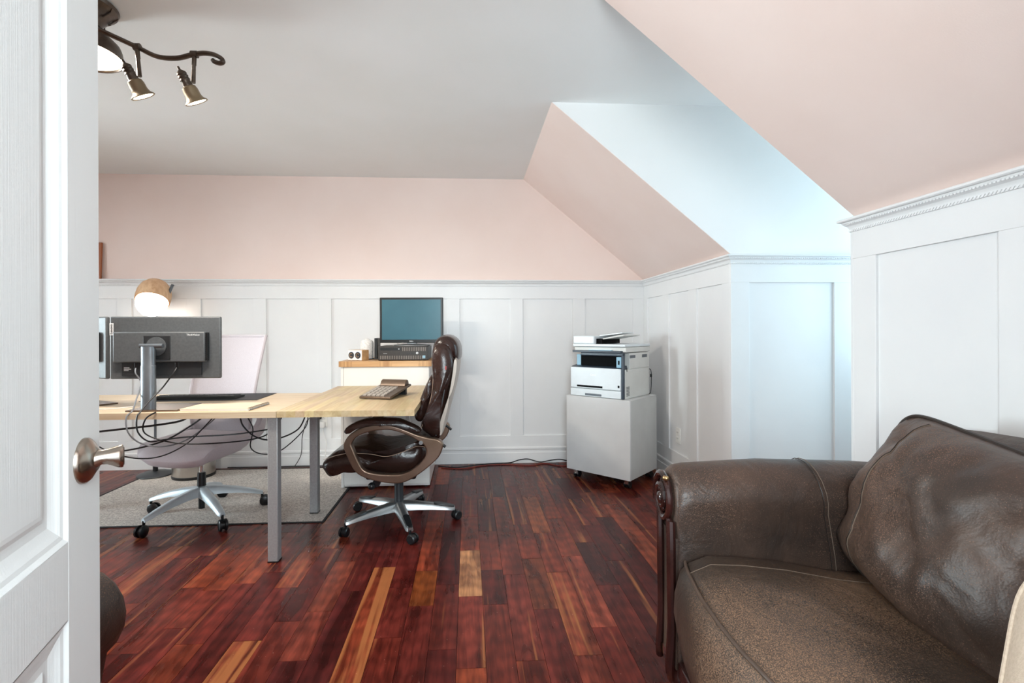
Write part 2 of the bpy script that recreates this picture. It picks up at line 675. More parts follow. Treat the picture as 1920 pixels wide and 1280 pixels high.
# ------------------------------------------------------------------ the room
XR, YB, YF, ZC, ZCOR = 1.56, 4.25, -0.06, 2.46, 1.58
XE = 0.49                       # where the flat ceiling meets the slope
YD0, YD1, XWIN = 1.885, 2.815, 2.85   # dormer cheeks and its window wall
MID = -1.5                      # the room is symmetric about this X


def mx_(x, side):
    return x if side > 0 else 2 * MID - x


# floor: subfloor and individual planks
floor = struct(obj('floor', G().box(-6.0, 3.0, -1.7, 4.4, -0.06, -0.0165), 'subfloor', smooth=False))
PW = 0.1024
X0P = -0.452
unit = G().box(-0.5, 0.5, -0.5, 0.5, -1, 0)
proto = obj('plank', unit, 'plank', floor, smooth=False)
proto_used = [False]
PAL = ['#6b2a24', '#7a342b', '#83392d', '#5c2422', '#8e452f', '#8a3e30', '#722e28', '#96492f', '#652722', '#7d3a30', '#a2533a', '#6f2c27']


def yfl(py):
    return 920 * 1.13 / (py - 623.5)


fixed = {   # column: joints (as distances from the camera), colours of the boards between them, nearest first
    4: ([1252, 1117, 1031, 968], [None, '#7c372d', '#e0ab78', '#9c4a31']),
    5: ([1134, 1069, 996], ['#7b372c', '#5f2823', '#8d4331']),
    6: ([1242, 1079, 1004], ['#7a3529', '#7f3a30', '#7a3a2e']),
    7: ([1146, 1049.5, 985], ['#702f29', '#83452f', '#8a4130']),
    8: ([1236, 1077, 1002, 933], ['#8f4434', '#8f4733', '#8d4331', '#a8603c']),
    9: ([1184, 1047, 975], ['#783128', '#a2523f', '#8c4534']),
    10: ([1104, 1022], ['#6a2e28', '#64302b']),
    3: ([1215, 1094, 994], ['#5b2320', '#6d2f28', '#5a2522']),
    2: ([1276, 1132, 1067, 975], ['#7a332b', '#6c2c26', '#96542b', '#9d4b33']),
    1: ([1189, 1097, 1010], ['#7a3329', '#733029', '#6f2d28']),
    0: ([1058, 985], ['#93462f', '#783430']),
    -1: ([1100, 1030], ['#5a2322', '#652824']),
    -2: ([1225, 1136, 1045], ['#5c2321', '#8b4335', '#8e4836']),
    -4: ([1260, 1185, 1090], ['#7e382a', '#914a34', '#74302a']),
    -6: ([1187, 1080], ['#934630', '#7d342b']),
    -8: ([1200, 1085], ['#6e2c26', '#823a2e']),
    -10: ([1110], ['#8a4230']),
}
STREAK = ('#93462f', '#8f4733', '#914a34')
boards = []
for k in range(-45, 33):
    xa = X0P + k * PW
    joints, cols = [], []
    if k in fixed:
        joints = [yfl(p) for p in fixed[k][0]]
        cols = list(fixed[k][1])
    else:
        joints = [random.uniform(-0.1, 0.5)]
    while joints[-1] < 4.3:
        joints.append(joints[-1] + random.choice([0.3, 0.42, 0.5, 0.6, 0.75, 0.95]) * random.uniform(0.9, 1.1))
    y0 = joints[0]
    while y0 > -1.6:
        ny = y0 - random.uniform(0.5, 0.95)
        boards.append((xa, max(ny, -1.65), y0, None if len(cols) == 0 or y0 != joints[0] else cols[0]))
        y0 = ny
    for i in range(len(joints) - 1):
        c = cols[i + 1] if i + 1 < len(cols) else None
        boards.append((xa, joints[i], min(joints[i + 1], 4.26), c))
seen, rest = [], G()
for b in boards:
    xa, ya, yb, c = b
    if yb - ya < 0.03:
        continue
    xm = xa + PW / 2
    yfar = yb
    vis = (yb > 0.95 and xm < 1.5 and xm > -0.80 * yfar - 0.15 and xm < 1.15 * yfar) and not (xm > 0.75 and yb < 1.75) \
        and not (-2.5 < xm < -0.95 and ya > 3.05 and yb < 4.0)
    if vis and len(seen) < 298:
        seen.append(b)
    else:
        rest.box(xa + 0.0006, xa + PW - 0.0006, ya + 0.0006, yb - 0.0006, -0.015, 0.0)
rng = random.Random(11)
for i, (xa, ya, yb, c) in enumerate(seen):
    o = proto if i == 0 else share(proto, 'plank', floor)
    o.location = (xa + PW / 2, (ya + yb) / 2, rng.uniform(-0.0006, 0.0))
    o.scale = (PW - 0.0012, yb - ya - 0.0014, 0.015)
    col = lin(c if c else rng.choice(PAL), 0.62)
    o.color = (*col[:3], (0.75 if c in STREAK else (0.0 if c else rng.choice([0, 0.1, 0.2, 0.35, 0.5]))))
o = obj('plank_field', rest, 'plank', floor, smooth=False)
o.color = lin('#7a342b', 0.56)
o['kind'] = 'stuff'

# walls --------------------------------------------------------------
def wall_parts(parent, to3, u0, u1, panels, zbot=0.0, ztop=1.53, zp0=0.235, zp1=1.42, proud=0.014):
    """frame-and-panel wainscot on the plane to3(u, out, z): rails, stiles and recessed panels, each its own piece"""
    def bx(name, a0, a1, o0, o1, z0, z1, bev=0.0015):
        vs = [to3(a, o, z) for z in (z0, z1) for o in (o0, o1) for a in (a0, a1)]
        g = G().add(vs, [(0, 1, 3, 2), (4, 6, 7, 5), (0, 4, 5, 1), (2, 3, 7, 6), (0, 2, 6, 4), (1, 5, 7, 3)])
        return obj(name, g, 'white_paint', parent, smooth=True, bevel=bev)
    bx('rail', u0, u1, 0, proud, zp1, ztop)
    bx('rail', u0, u1, 0, proud, 0.12, zp0)
    edges = [u0] + [e for p in panels for e in p] + [u1]
    for i in range(0, len(edges), 2):
        if abs(edges[i + 1] - edges[i]) > 0.005:
            bx('stile', edges[i], edges[i + 1], 0, proud, zp0, zp1)
    for p in panels:
        bx('panel', p[0], p[1], 0, 0.003, zp0, zp1, 0.0)


def sweep(name, path, prof, m, parent=None):
    """sweep an (out, z) profile along a plan path; the room lies to the path's right-hand side"""
    P = [Vector(p) for p in path]
    secs = []
    for i, p in enumerate(P):
        d0 = (P[i] - P[i - 1]).normalized() if i > 0 else None
        d1 = (P[i + 1] - P[i]).normalized() if i < len(P) - 1 else None
        n0 = Vector((d0.y, -d0.x)) if d0 else None
        n1 = Vector((d1.y, -d1.x)) if d1 else None
        if n0 is None:
            mvec = n1
        elif n1 is None:
            mvec = n0
        else:
            mvec = (n0 + n1) / (1 + n0.dot(n1))
        secs.append([Vector((p.x + mvec.x * o, p.y + mvec.y * o, z)) for o, z in prof])
    return obj(name, G().loft(secs), m, parent, angle=25)


COR = [(0.0, 1.522), (0.013, 1.522), (0.014, 1.528), (0.017, 1.529), (0.0185, 1.533), (0.017, 1.537), (0.018, 1.543), (0.023, 1.552), (0.030, 1.557),
       (0.031, 1.560), (0.034, 1.562), (0.036, 1.566), (0.036, 1.568), (0.044, 1.569), (0.048, 1.573), (0.048, 1.578), (0.044, 1.582), (0.0, 1.583)]
BAS = [(0.0, 0.0), (0.020, 0.0), (0.020, 0.088), (0.016, 0.094), (0.016, 0.112), (0.022, 0.118), (0.022, 0.132), (0.014, 0.140), (0.0, 0.140)]


def beads(name, path, parent):
    """carved rope row under the cornice and a fluted row on its cove: countless small beads, one mesh"""
    g = G()
    for i in range(len(path) - 1):
        a, b = Vector(path[i]), Vector(path[i + 1])
        d = (b - a)
        Ln = d.length
        d.normalize()
        nrm = Vector((d.y, -d.x))
        k = int(Ln / 0.0115)
        for j in range(k):
            p = a + d * (j + 0.5) * (Ln / k)
            q = p + nrm * 0.017
            h = 0.0038
            vs = []
            for z, sh in ((1.5285, -0.0035), (1.5375, 0.0035)):
                for (su, so) in ((-1, -1), (1, -1), (1, 1), (-1, 1)):
                    t = q + d * (su * h + sh) + nrm * (so * 0.0042)
                    vs.append((t.x, t.y, z))
            g.add(vs, [(0, 3, 2, 1), (4, 5, 6, 7), (0, 1, 5, 4), (1, 2, 6, 5), (2, 3, 7, 6), (3, 0, 4, 7)])
            q = p + nrm * 0.0325
            vs = []
            for z in (1.5575, 1.5625):
                for (su, so) in ((-1, -1), (1, -1), (1, 1), (-1, 1)):
                    t = q + d * (su * 0.0035) + nrm * (so * 0.003)
                    vs.append((t.x, t.y, z))
            g.add(vs, [(0, 3, 2, 1), (4, 5, 6, 7), (0, 1, 5, 4), (1, 2, 6, 5), (2, 3, 7, 6), (3, 0, 4, 7)])
    o = obj(name, g, 'white_paint', parent, smooth=False)
    o['kind'] = 'stuff'
    return o


XL = mx_(XR, -1)
# back gable wall
slope_out = [(mx_(XE, -1), ZC), (XE, ZC), (XR, ZCOR), (XR, 0), (XL, 0), (XL, ZCOR)]
wb = struct(obj('wall_back', G().prism([(XL - .1, -0.05), (XR + .1, -0.05), (XR + .1, 2.6), (XL - .1, 2.6)], lambda a, b, d: (a, d, b), YB, YB + 0.1), 'pink_paint', smooth=False))
pb = [(-3.9, -3.46), (-3.35, -2.9), (-2.785, -2.345), (-2.228, -1.801), (-1.695, -1.261), (-1.154, -0.714), (-0.601, -0.172), (-0.067, 0.373), (0.48, 0.916), (1.025, 1.453)]
wall_parts(wb, lambda u, o_, z: (u, YB - o_, z), XL, XR, pb)

for side, nm in ((1, 'right'), (-1, 'left')):
    X = lambda x: mx_(x, side)
    sgn = side
    kw = G()
    kw.box(*sorted((X(XR), X(XR + 0.08))), YD1 + 0.0, YB, -0.05, ZCOR)
    kw.box(*sorted((X(XR), X(XR + 0.08))), YF, YD0, -0.05, ZCOR)
    # dormer cheeks: they rise to the ceiling where the slope has been cut away
    ck = [(X(XR + 0.004), -0.05), (X(XWIN), -0.05), (X(XWIN), ZC), (X(XE + 0.004), ZC), (X(XR + 0.004), ZCOR)]
    kw.prism(ck, lambda a, b, d: (a, d, b), YD1, YD1 + 0.07)
    kw.prism(ck, lambda a, b, d: (a, d, b), YD0 - 0.07, YD0)
    wr = struct(obj('wall_' + nm, kw, 'ceiling_paint', smooth=False))
    wall_parts(wr, lambda u, o_, z: (X(XR - o_), u, z), YD1, YB, [(2.905, 3.24), (3.365, 3.70), (3.825, 4.14)])
    wall_parts(wr, lambda u, o_, z: (X(XR - o_), u, z), YF, YD0, [(0.13, 0.56), (0.67, 1.235), (1.347, 1.778)])
    wall_parts(wr, lambda u, o_, z: (X(u), YD1 - o_, z), XR - 0.014, XWIN, [(1.657, 2.179), (2.281, 2.74)])
    wall_parts(wr, lambda u, o_, z: (X(u), YD0 + o_, z), XR - 0.014, XWIN, [(1.657, 2.179), (2.281, 2.74)])
    # sloped ceiling, two pieces either side of the dormer
    sl = G()
    t3 = lambda a, b, d: (X(a), d, b)
    band = [(XE, ZC), (XR, ZCOR), (XR + 0.09, ZCOR), (XR + 0.09, ZCOR + 0.03), (XE + 0.05, ZC + 0.09), (XE, ZC + 0.09)]
    sl.prism(band, t3, YD1 + 0.002, YB)
    sl.prism(band, t3, YF, YD0 - 0.002)
    struct(obj('ceiling_slope_' + nm, sl, 'pink_paint', smooth=False))
    # window wall of the dormer
    ww = G()
    ya, yb_, za, zb = YD0 + 0.07, YD1 - 0.07, 0.85, 2.12
    for (a, b, c, d) in ((YD0 - 0.07, ya, -0.05, ZC), (yb_, YD1 + 0.07, -0.05, ZC), (ya, yb_, -0.05, za), (ya, yb_, zb, ZC)):
        ww.box(*sorted((X(XWIN), X(XWIN + 0.1))), a, b, c, d)
    struct(obj('wall_dormer_' + nm, ww, 'white_paint', smooth=False))
    wn = thing('window_1' if side > 0 else 'window_2', '', '')
    del wn['label'], wn['category']
    wn['kind'] = 'structure'
    fr = G()
    e = 0.045
    xx = sorted((X(XWIN + 0.03), X(XWIN + 0.08)))
    for (a, b, c, d) in ((ya, ya + e, za, zb), (yb_ - e, yb_, za, zb), (ya + e, yb_ - e, za, za + e), (ya + e, yb_ - e, zb - e, zb), (ya + e, yb_ - e, (za + zb) / 2 - .02, (za + zb) / 2 + .02)):
        fr.box(*xx, a, b, c, d)
    obj('window_frame', fr, 'window_frame', wn, bevel=0.003)
    zm = (za + zb) / 2
    gx = sorted((X(XWIN + 0.05), X(XWIN + 0.055)))
    for z0, z1 in ((za + e, zm - .02), (zm + .02, zb - e)):
        box('pane', (*gx, ya + e, yb_ - e, z0, z1), 'glass', wn)
    box('window_sill', (*sorted((X(XWIN - 0.05), X(XWIN + 0.03))), ya - .04, yb_ + .04, za - .03, za), 'white_paint', wn, bevel=0.004)

# flat ceiling with its runs into the dormers
cg = G()
cg.box(mx_(XE, -1), XE, YF, YB, ZC, ZC + 0.1)
cg.box(XE, XWIN + 0.1, YD0 - 0.07, YD1 + 0.07, ZC, ZC + 0.1)
cg.box(mx_(XWIN + 0.1, -1), mx_(XE, -1), YD0 - 0.07, YD1 + 0.07, ZC, ZC + 0.1)
struct(obj('ceiling', cg, 'ceiling_paint', smooth=False))

# front wall with the doorway the camera looks through
DX0, DX1, DZ = -0.37, 0.50, 2.05
fw = G()
fw.box(XL - .1, DX0, YF - 0.12, YF, -0.05, 2.6)
fw.box(DX1, XR + .1, YF - 0.12, YF, -0.05, 2.6)
fw.box(DX0, DX1, YF - 0.12, YF, DZ, 2.6)
struct(obj('wall_front', fw, 'pink_paint', smooth=False))
cs = G()
for s_, x in ((-1, DX0), (1, DX1)):
    cs.box(*sorted((x, x + s_ * 0.07)), YF, YF + 0.014, 0, DZ + 0.07)
cs.box(DX0 - .07, DX1 + .07, YF, YF + 0.014, DZ, DZ + 0.07)
struct(obj('trim_3', cs, 'white_paint', bevel=0.003))

p_far = [(XL, YB), (XR, YB), (XR, YD1), (XWIN, YD1)]
p_near = [(XWIN, YD0), (XR, YD0), (XR, YF)]
c1 = struct(sweep('trim_1', p_far, COR, 'white_paint'))
c2 = struct(sweep('trim_2', p_near, COR, 'white_paint'))
beads('bead_row', p_far, c1)
beads('bead_row', p_near, c2)
struct(sweep('baseboard_back', p_far, BAS, 'white_paint'))
struct(sweep('baseboard_right', p_near, BAS, 'white_paint'))
p_l = [(XL, YF), (XL, YD0), (mx_(XWIN, -1), YD0)]
p_l2 = [(mx_(XWIN, -1), YD1), (XL, YD1), (XL, YB)]
cl = struct(sweep('trim_4', p_l, COR, 'white_paint'))
cl2 = struct(sweep('trim_5', p_l2, COR, 'white_paint'))
struct(sweep('baseboard_left', p_l, BAS, 'white_paint'))

# ------------------------------------------------------------------ the open door
# hinge beside the camera, latch edge deep in the room; local x runs from hinge to latch, local y away from the visible face
DW, DT, DH = 0.81, 0.035, 2.03
dd = Vector((-0.283, 0.959)).normalized()
latch = Vector((-0.563, 0.784))
hinge = latch - dd * DW
door = bpy.data.objects.new('door_1', None)
C.objects.link(door)
door.location = (hinge.x, hinge.y, 0.012)
door.rotation_euler = (0, 0, math.atan2(dd.y, dd.x))
struct(door, 'white panelled door standing open with an embossed wood grain')
# faces -y (local) = the camera's side.  stiles and rails are proud, panels recessed behind a moulding
SW = 0.100
rails = [(0.0, 0.20), (0.735, 0.84), (1.915, DH)]
for a, b in ((0, SW), (DW - SW, DW)):
    box('stile', (a, b, 0, DT, 0, DH), 'door', door, bevel=0.0012)
for a, b in rails:
    box('rail', (SW, DW - SW, 0, DT, a, b), 'door', door, bevel=0.0012)
for z0, z1 in ((0.20, 0.735), (0.84, 1.915)):
    x0, x1 = SW, DW - SW
    gp = G()
    gp.box(x0, x1, 0.011, DT - 0.011, z0, z1)
    pn = obj('panel', gp, 'door', door, smooth=False)
    # stepped moulding ring and the raised field
    mo = G()
    steps = [(0.0, 0.0), (0.006, 0.0035), (0.012, 0.0045), (0.020, 0.0075), (0.030, 0.0105), (0.036, 0.0108)]
    secs = []
    for off, dep in steps:
        secs.append([Vector((x0 + off, dep, z0 + off)), Vector((x1 - off, dep, z0 + off)), Vector((x1 - off, dep, z1 - off)), Vector((x0 + off, dep, z1 - off))])
    mo.loft(secs, cap=False)
    obj('moulding', mo, 'door', pn, smooth=False)
    rf = G()
    secs = []
    for off, dep in ((0.040, 0.0112), (0.048, 0.0075), (0.054, 0.0068)):
        secs.append([Vector((x0 + off, dep, z0 + off)), Vector((x1 - off, dep, z0 + off)), Vector((x1 - off, dep, z1 - off)), Vector((x0 + off, dep, z1 - off))])
    rf.loft(secs, cap=True)
    obj('field', rf, 'door', pn, smooth=False)
# lever handle
KX, KZ = DW - 0.054, 0.937
rose = G()
for i_ in range(1):
    M_ = Matrix.Rotation(R(90), 3, 'X')     # z -> -y
    rose.lathe([(0.0325, 0.0), (0.032, 0.004), (0.028, 0.008), (0.021, 0.012), (0.015, 0.016), (0.0001, 0.0165)], (KX, 0, KZ), 32, M_)
hd = obj('handle', rose, 'nickel', door)
lv = G()
secs = []
# neck leaves the rose, waists, and flares into an oval end
path = [(0.0, -0.010, 0, 0.0135, 0.0125), (0.0, -0.015, 0.001, 0.0125, 0.012), (0.0015, -0.021, 0.003, 0.0105, 0.012), (0.003, -0.027, 0.003, 0.0112, 0.012),
        (0.005, -0.033, 0.002, 0.0135, 0.0125), (0.007, -0.039, 0.001, 0.0160, 0.0125), (0.0085, -0.043, 0.001, 0.0168, 0.012), (0.009, -0.0445, 0.001, 0.0158, 0.011)]
pv = [Vector((KX + a, b, KZ + c)) for a, b, c, _, _ in path]
for i, (a, b, c, h_, w_) in enumerate(path):
    t = (pv[min(i + 1, len(pv) - 1)] - pv[max(i - 1, 0)]).normalized()
    up = Vector((0, 0, 1))
    sd = t.cross(up).normalized()
    secs.append([pv[i] + up * (math.cos(2 * PI * j / 16) * h_) + sd * (math.sin(2 * PI * j / 16) * w_) for j in range(16)])
lv.loft(secs)
obj('lever', lv, 'nickel', hd)
tn = (pv[-1] - pv[-2]).normalized()
sd = tn.cross(Vector((0, 0, 1))).normalized()
obj('end_cap', G().loft([[pv[-1] + tn * e_ + sd * (math.sin(2 * PI * j / 16) * 0.009 * q_) + Vector((0, 0, math.cos(2 * PI * j / 16) * 0.014 * q_)) for j in range(16)] for e_, q_ in ((0.0002, 1), (0.0012, 0.9))]), 'bronze', hd)
for z in (0.25, 1.05, 1.8):
    obj('hinge', G().cyl((-0.004, 0.0, z), (-0.004, 0.0, z + 0.09), 0.006), 'nickel', door)

# ------------------------------------------------------------------ rug
rug = thing('area_rug', 'flat grey rectangular rug with a thin black edge under the desk', 'rug')
box('pile', (-2.545, -0.875, 2.99, 4.17, 0.0, 0.004), 'rug', rug, bevel=0.002)
ed = G()
e = 0.014
for d in ((-2.56, -0.86, 2.976, 2.99), (-2.56, -0.86, 4.17, 4.184), (-2.56, -2.545, 2.99, 4.17), (-0.875, -0.86, 2.99, 4.17)):
    ed.box(d[0], d[1], d[2], d[3], 0.0, 0.005)
obj('border', ed, 'rug_edge', rug, bevel=0.002)

# ------------------------------------------------------------------ desk, side top, low cabinet
ZT = 0.747
desk = thing('desk', 'pale wood desk on square steel legs holding the monitors', 'desk')
nst = 6
for i in range(nst):
    ya, yb_ = 2.455 + (3.205 - 2.455) * i / nst, 2.455 + (3.205 - 2.455) * (i + 1) / nst
    o = box('top_board', (-3.05, -0.936, ya, yb_, ZT - 0.031, ZT), 'desk_wood', desk, bevel=0.0008)
for (x, y) in ((-0.962, 2.500), (-0.962, 3.145), (-2.95, 2.500), (-2.95, 3.145)):
    lg = obj('leg', G().box(x - .025, x + .025, y - .025, y + .025, 0.0 if y < 2.9 else 0.0045, ZT - 0.031), 'leg_steel', desk, bevel=0.004)
    box('foot', (x - .026, x + .026, y - .026, y + .026, 0.0 if y < 2.9 else 0.0045, 0.006 if y < 2.9 else 0.010), 'black_plastic', lg)
box('apron', (-2.9, -1.0, 3.10, 3.12, ZT - 0.075, ZT - 0.031), 'leg_steel', desk)

side = thing('desk_extension', 'butcher block top running from the desk back to the white cabinet', 'table')
nb = 15
rb = random.Random(3)
x0, x1 = -0.934, -0.265
for i in range(nb):
    xa, xb = x0 + (x1 - x0) * i / nb, x0 + (x1 - x0) * (i + 1) / nb
    cuts = [2.455] + sorted(rb.uniform(2.6, 3.5) for _ in range(2)) + [3.592]
    for a, b in zip(cuts[:-1], cuts[1:]):
        o = box('stave', (xa, xb, a, b, ZT - 0.030, ZT), 'block_wood', side)
        t = rb.uniform(0.86, 1.0)
        o.color = (t, t * rb.uniform(0.93, 1.0), t * rb.uniform(0.82, 0.98), 1)
obj('brace', G().box(-0.012, 0.012, -0.012, 0.012, 0, 0.42, M=Matrix.Translation((-0.62, 3.58, 0.40)) @ Matrix.Rotation(R(38), 4, 'X')), 'white_gloss', side)
obj('brace', G().box(-0.012, 0.012, -0.012, 0.012, 0, 0.42, M=Matrix.Translation((-0.42, 3.58, 0.40)) @ Matrix.Rotation(R(38), 4, 'X')), 'white_gloss', side)

cabn = thing('storage_cabinet', 'white cabinet with a wooden top against the panelled wall', 'cabinet')
CX0, CX1, CY0, CY1 = -0.915, -0.280, 3.602, 4.20
obj('body', G().box(CX0 + .018, CX1, CY0 + 0.02, CY1, 0.012, 0.885), 'white_gloss', cabn, bevel=0.002)
box('side_panel', (CX0, CX0 + .018, CY0, CY1, 0.012, 0.885), 'white_gloss', cabn, bevel=0.001)
box('door', (CX0 + .02, CX1 - 0.002, CY0, CY0 + 0.018, 0.03, 0.882), 'white_gloss', cabn, bevel=0.0015)
nb = 7
for i in range(nb):
    a = CX0 - 0.012 + (CX1 + 0.016 - CX0 + 0.012) * i / nb
    b = CX0 - 0.012 + (CX1 + 0.016 - CX0 + 0.012) * (i + 1) / nb
    box('top_board', (a, b, CY0 - 0.014, CY1, 0.885, 0.925), 'cab_wood' if i % 3 else 'oak_end', cabn)
for x in (CX0 + .03, CX1 - .03):
    for y in (CY0 + .04, CY1 - .04):
        obj('foot', G().cyl((x, y, 0), (x, y, 0.012), 0.015), 'black_plastic', cabn)


# ------------------------------------------------------------------ office chairs
def star_base(root, R_, ang0, hub_z, tip_z, arm_m, pads, wheel_r=0.027, collar=None):
    """five arms, each with its caster: swivel stem and two wheels"""
    for k in range(5):
        a = R(ang0 + 72 * k)
        d, n_ = Vector((math.cos(a), math.sin(a), 0)), Vector((-math.sin(a), math.cos(a), 0))
        secs = []
        for t in (0.0, 0.12, 0.3, 0.55, 0.8, 0.95, 1.0):
            r = 0.02 + (R_ - 0.02) * t
            zt = hub_z + (tip_z - hub_z) * (t ** 1.7)
            hgt = 0.052 * (1 - t) + 0.020 * t
            wd = 0.036 * (1 - t) + 0.021 * t
            if t == 1.0:
                wd *= 0.7
            zb_ = zt - hgt
            ring = []
            for (u, v_) in ((-1, 0), (-0.92, 0.75), (-0.55, 1), (0.55, 1), (0.92, 0.75), (1, 0)):
                ring.append(d * r + n_ * (u * wd * (0.8 + 0.2 * (1 - v_))) + Vector((0, 0, zb_ + v_ * hgt)))
            secs.append(ring)
        arm = obj('base_arm', G().loft(secs), arm_m, root, angle=50)
        if pads:
            secs = []
            for t in (0.60, 0.64, 0.8, 0.94, 0.99):
                r = 0.02 + (R_ - 0.02) * t
                zt = hub_z + (tip_z - hub_z) * (t ** 1.7) + 0.0015
                wd = (0.036 * (1 - t) + 0.021 * t) * (0.86 if 0.62 < t < 0.98 else 0.5)
                secs.append([d * r + n_ * (u * wd) + Vector((0, 0, zt + v_)) for u, v_ in ((-1, -0.004), (-0.8, 0.004), (0.8, 0.004), (1, -0.004))])
            obj('foot_pad', G().loft(secs), 'black_plastic', arm)
        cst = random.Random(k * 7 + int(R_ * 1000)).uniform(0, 2 * PI) if not pads else a + R(40)
        tip = d * (R_ - 0.004)
        c = tip + Vector((math.cos(cst), math.sin(cst), 0)) * 0.018
        ax = Vector((-math.sin(cst), math.cos(cst), 0))
        stem = G().cyl(tip + Vector((0, 0, wheel_r * 1.5)), tip + Vector((0, 0, tip_z - 0.012)), 0.008, n=10)
        stem.tube([c + ax * -0.007 + Vector((0, 0, wheel_r)), c + ax * 0.007 + Vector((0, 0, wheel_r))], 0.024, 14)
        cs_ = obj('caster', stem, 'wheel', root)
        for s_ in (-1, 1):
            p0, p1 = c + ax * (0.009 * s_), c + ax * (0.024 * s_)
            z_ = Vector((0, 0, wheel_r))
            g = G().tube([p0 + z_, p0 * 0.3 + p1 * 0.7 + z_, p1 + z_], [wheel_r, wheel_r, wheel_r * 0.8], 18)
            obj('wheel', g, 'wheel', cs_)


def width_loft(outline, y0, y1, inset=0.03, n=9, k=3, pw=2.6, wave=None):
    """cushion from a side outline: full section in the middle, pulled in and rounded at both ends"""
    ol = smooth2(outline, k)
    cx = sum(p[0] for p in ol) / len(ol)
    cz = sum(p[1] for p in ol) / len(ol)
    secs = []
    for i in range(n + 1):
        t = -1 + 2 * i / n
        t = math.copysign(abs(t) ** 0.6, t)
        e = max(0.0, 1 - abs(t) ** pw) ** (1 / pw)
        ym = (y0 + y1) / 2 + (y1 - y0) / 2 * t
        sec = []
        for (a, b) in ol:
            dx, dz = a - cx, b - cz
            L_ = math.hypot(dx, dz) + 1e-6
            q = max(0.02, 1 - inset * (1 - e) / L_)
            sec.append(Vector((cx + dx * q, ym, cz + dz * q)))
        secs.append(sec)
    return G().loft(secs)


# --- brown leather executive chair (local frame: faces -x)
ex = thing('executive_chair', 'dark brown leather executive chair with looped arms at the butcher block top', 'office chair', (-0.415, 2.975, 0), R(-2))
AOUT = [(-0.251, 0.512), (-0.239, 0.479), (-0.211, 0.416), (-0.183, 0.372), (-0.136, 0.343), (-0.065, 0.322), (0.006, 0.311), (0.063, 0.312), (0.116, 0.333), (0.173, 0.37), (0.221, 0.408), (0.265, 0.451), (0.284, 0.489), (0.289, 0.523), (0.265, 0.547), (0.208, 0.558), (0.15, 0.575), (0.102, 0.595), (0.055, 0.613), (-0.002, 0.628), (-0.059, 0.631), (-0.116, 0.625), (-0.163, 0.611), (-0.215, 0.579), (-0.244, 0.541)]
AIN = [(-0.206, 0.526), (-0.197, 0.499), (-0.187, 0.472), (-0.169, 0.43), (-0.14, 0.386), (-0.089, 0.368), (-0.017, 0.36), (0.054, 0.361), (0.106, 0.376), (0.133, 0.394), (0.159, 0.414), (0.18, 0.438), (0.193, 0.457), (0.198, 0.486), (0.192, 0.505), (0.18, 0.522), (0.14, 0.549), (0.093, 0.574), (0.036, 0.594), (-0.01, 0.602), (-0.056, 0.600), (-0.1, 0.595), (-0.145, 0.582), (-0.178, 0.565), (-0.195, 0.548)]
APAD = [(-0.246, 0.598), (-0.229, 0.622), (-0.182, 0.647), (-0.125, 0.663), (-0.059, 0.667), (0.007, 0.664), (0.055, 0.659), (0.103, 0.639), (0.15, 0.616), (0.169, 0.599), (0.162, 0.587), (0.117, 0.602), (0.055, 0.623), (-0.007, 0.633), (-0.078, 0.636), (-0.135, 0.628), (-0.192, 0.609), (-0.229, 0.584), (-0.244, 0.589)]
SEAT = [(-0.389, 0.368), (-0.399, 0.393), (-0.384, 0.42), (-0.346, 0.444), (-0.258, 0.469), (-0.2, 0.473), (-0.03, 0.446), (0.044, 0.464), (0.142, 0.502), (0.191, 0.501), (0.201, 0.452), (0.181, 0.402), (0.142, 0.373), (0.043, 0.338), (-0.152, 0.349), (-0.235, 0.346), (-0.298, 0.35), (-0.356, 0.329)]
BACK = [(0.205, 0.545), (0.154, 0.592), (0.175, 0.664), (0.206, 0.767), (0.219, 0.87), (0.22, 0.994), (0.229, 1.056), (0.263, 1.081), (0.32, 1.071), (0.353, 0.993), (0.35, 0.931), (0.331, 0.817), (0.298, 0.704), (0.272, 0.611), (0.269, 0.538), (0.236, 0.523)]
HEAD = [(0.22, 1.02), (0.225, 1.071), (0.258, 1.109), (0.31, 1.119), (0.356, 1.093), (0.377, 1.045), (0.376, 0.98), (0.359, 0.975), (0.335, 1.003), (0.299, 1.024), (0.258, 1.019)]
LUMB = [(0.111, 0.639), (0.129, 0.716), (0.165, 0.808), (0.216, 0.896), (0.242, 0.859), (0.226, 0.766), (0.195, 0.663), (0.149, 0.612)]
for s_ in (-1, 1):
    yo = s_ * 0.262
    am = obj('arm', G().ringprism(smooth2(AOUT, 3), smooth2(AIN, 3), lambda a, b, d: (a, d, b), yo - 0.021, yo + 0.021), 'chair_plastic', ex, bevel=0.007, angle=50, seg=3)
    obj('arm_pad', width_loft(APAD, yo - 0.038, yo + 0.038, inset=0.018, n=8), 'chair_leather', am, angle=60)
    obj('bolt', G().cyl((0.17, yo + s_ * 0.019, 0.532), (0.17, yo + s_ * 0.025, 0.532), 0.011), 'silver_metal', am)
st = obj('seat', width_loft(SEAT, -0.245, 0.245, inset=0.05, n=12, pw=3.2), 'chair_leather', ex, angle=60)
TOPC = [(-0.375, 0.425), (-0.33, 0.462), (-0.25, 0.489), (-0.15, 0.492), (-0.03, 0.475), (0.06, 0.487), (0.15, 0.52), (0.18, 0.5), (0.1, 0.43), (-0.2, 0.42), (-0.36, 0.39)]
obj('seat_pad', width_loft(TOPC, -0.20, 0.20, inset=0.04, n=12, pw=3.0), 'chair_leather', st, angle=60)
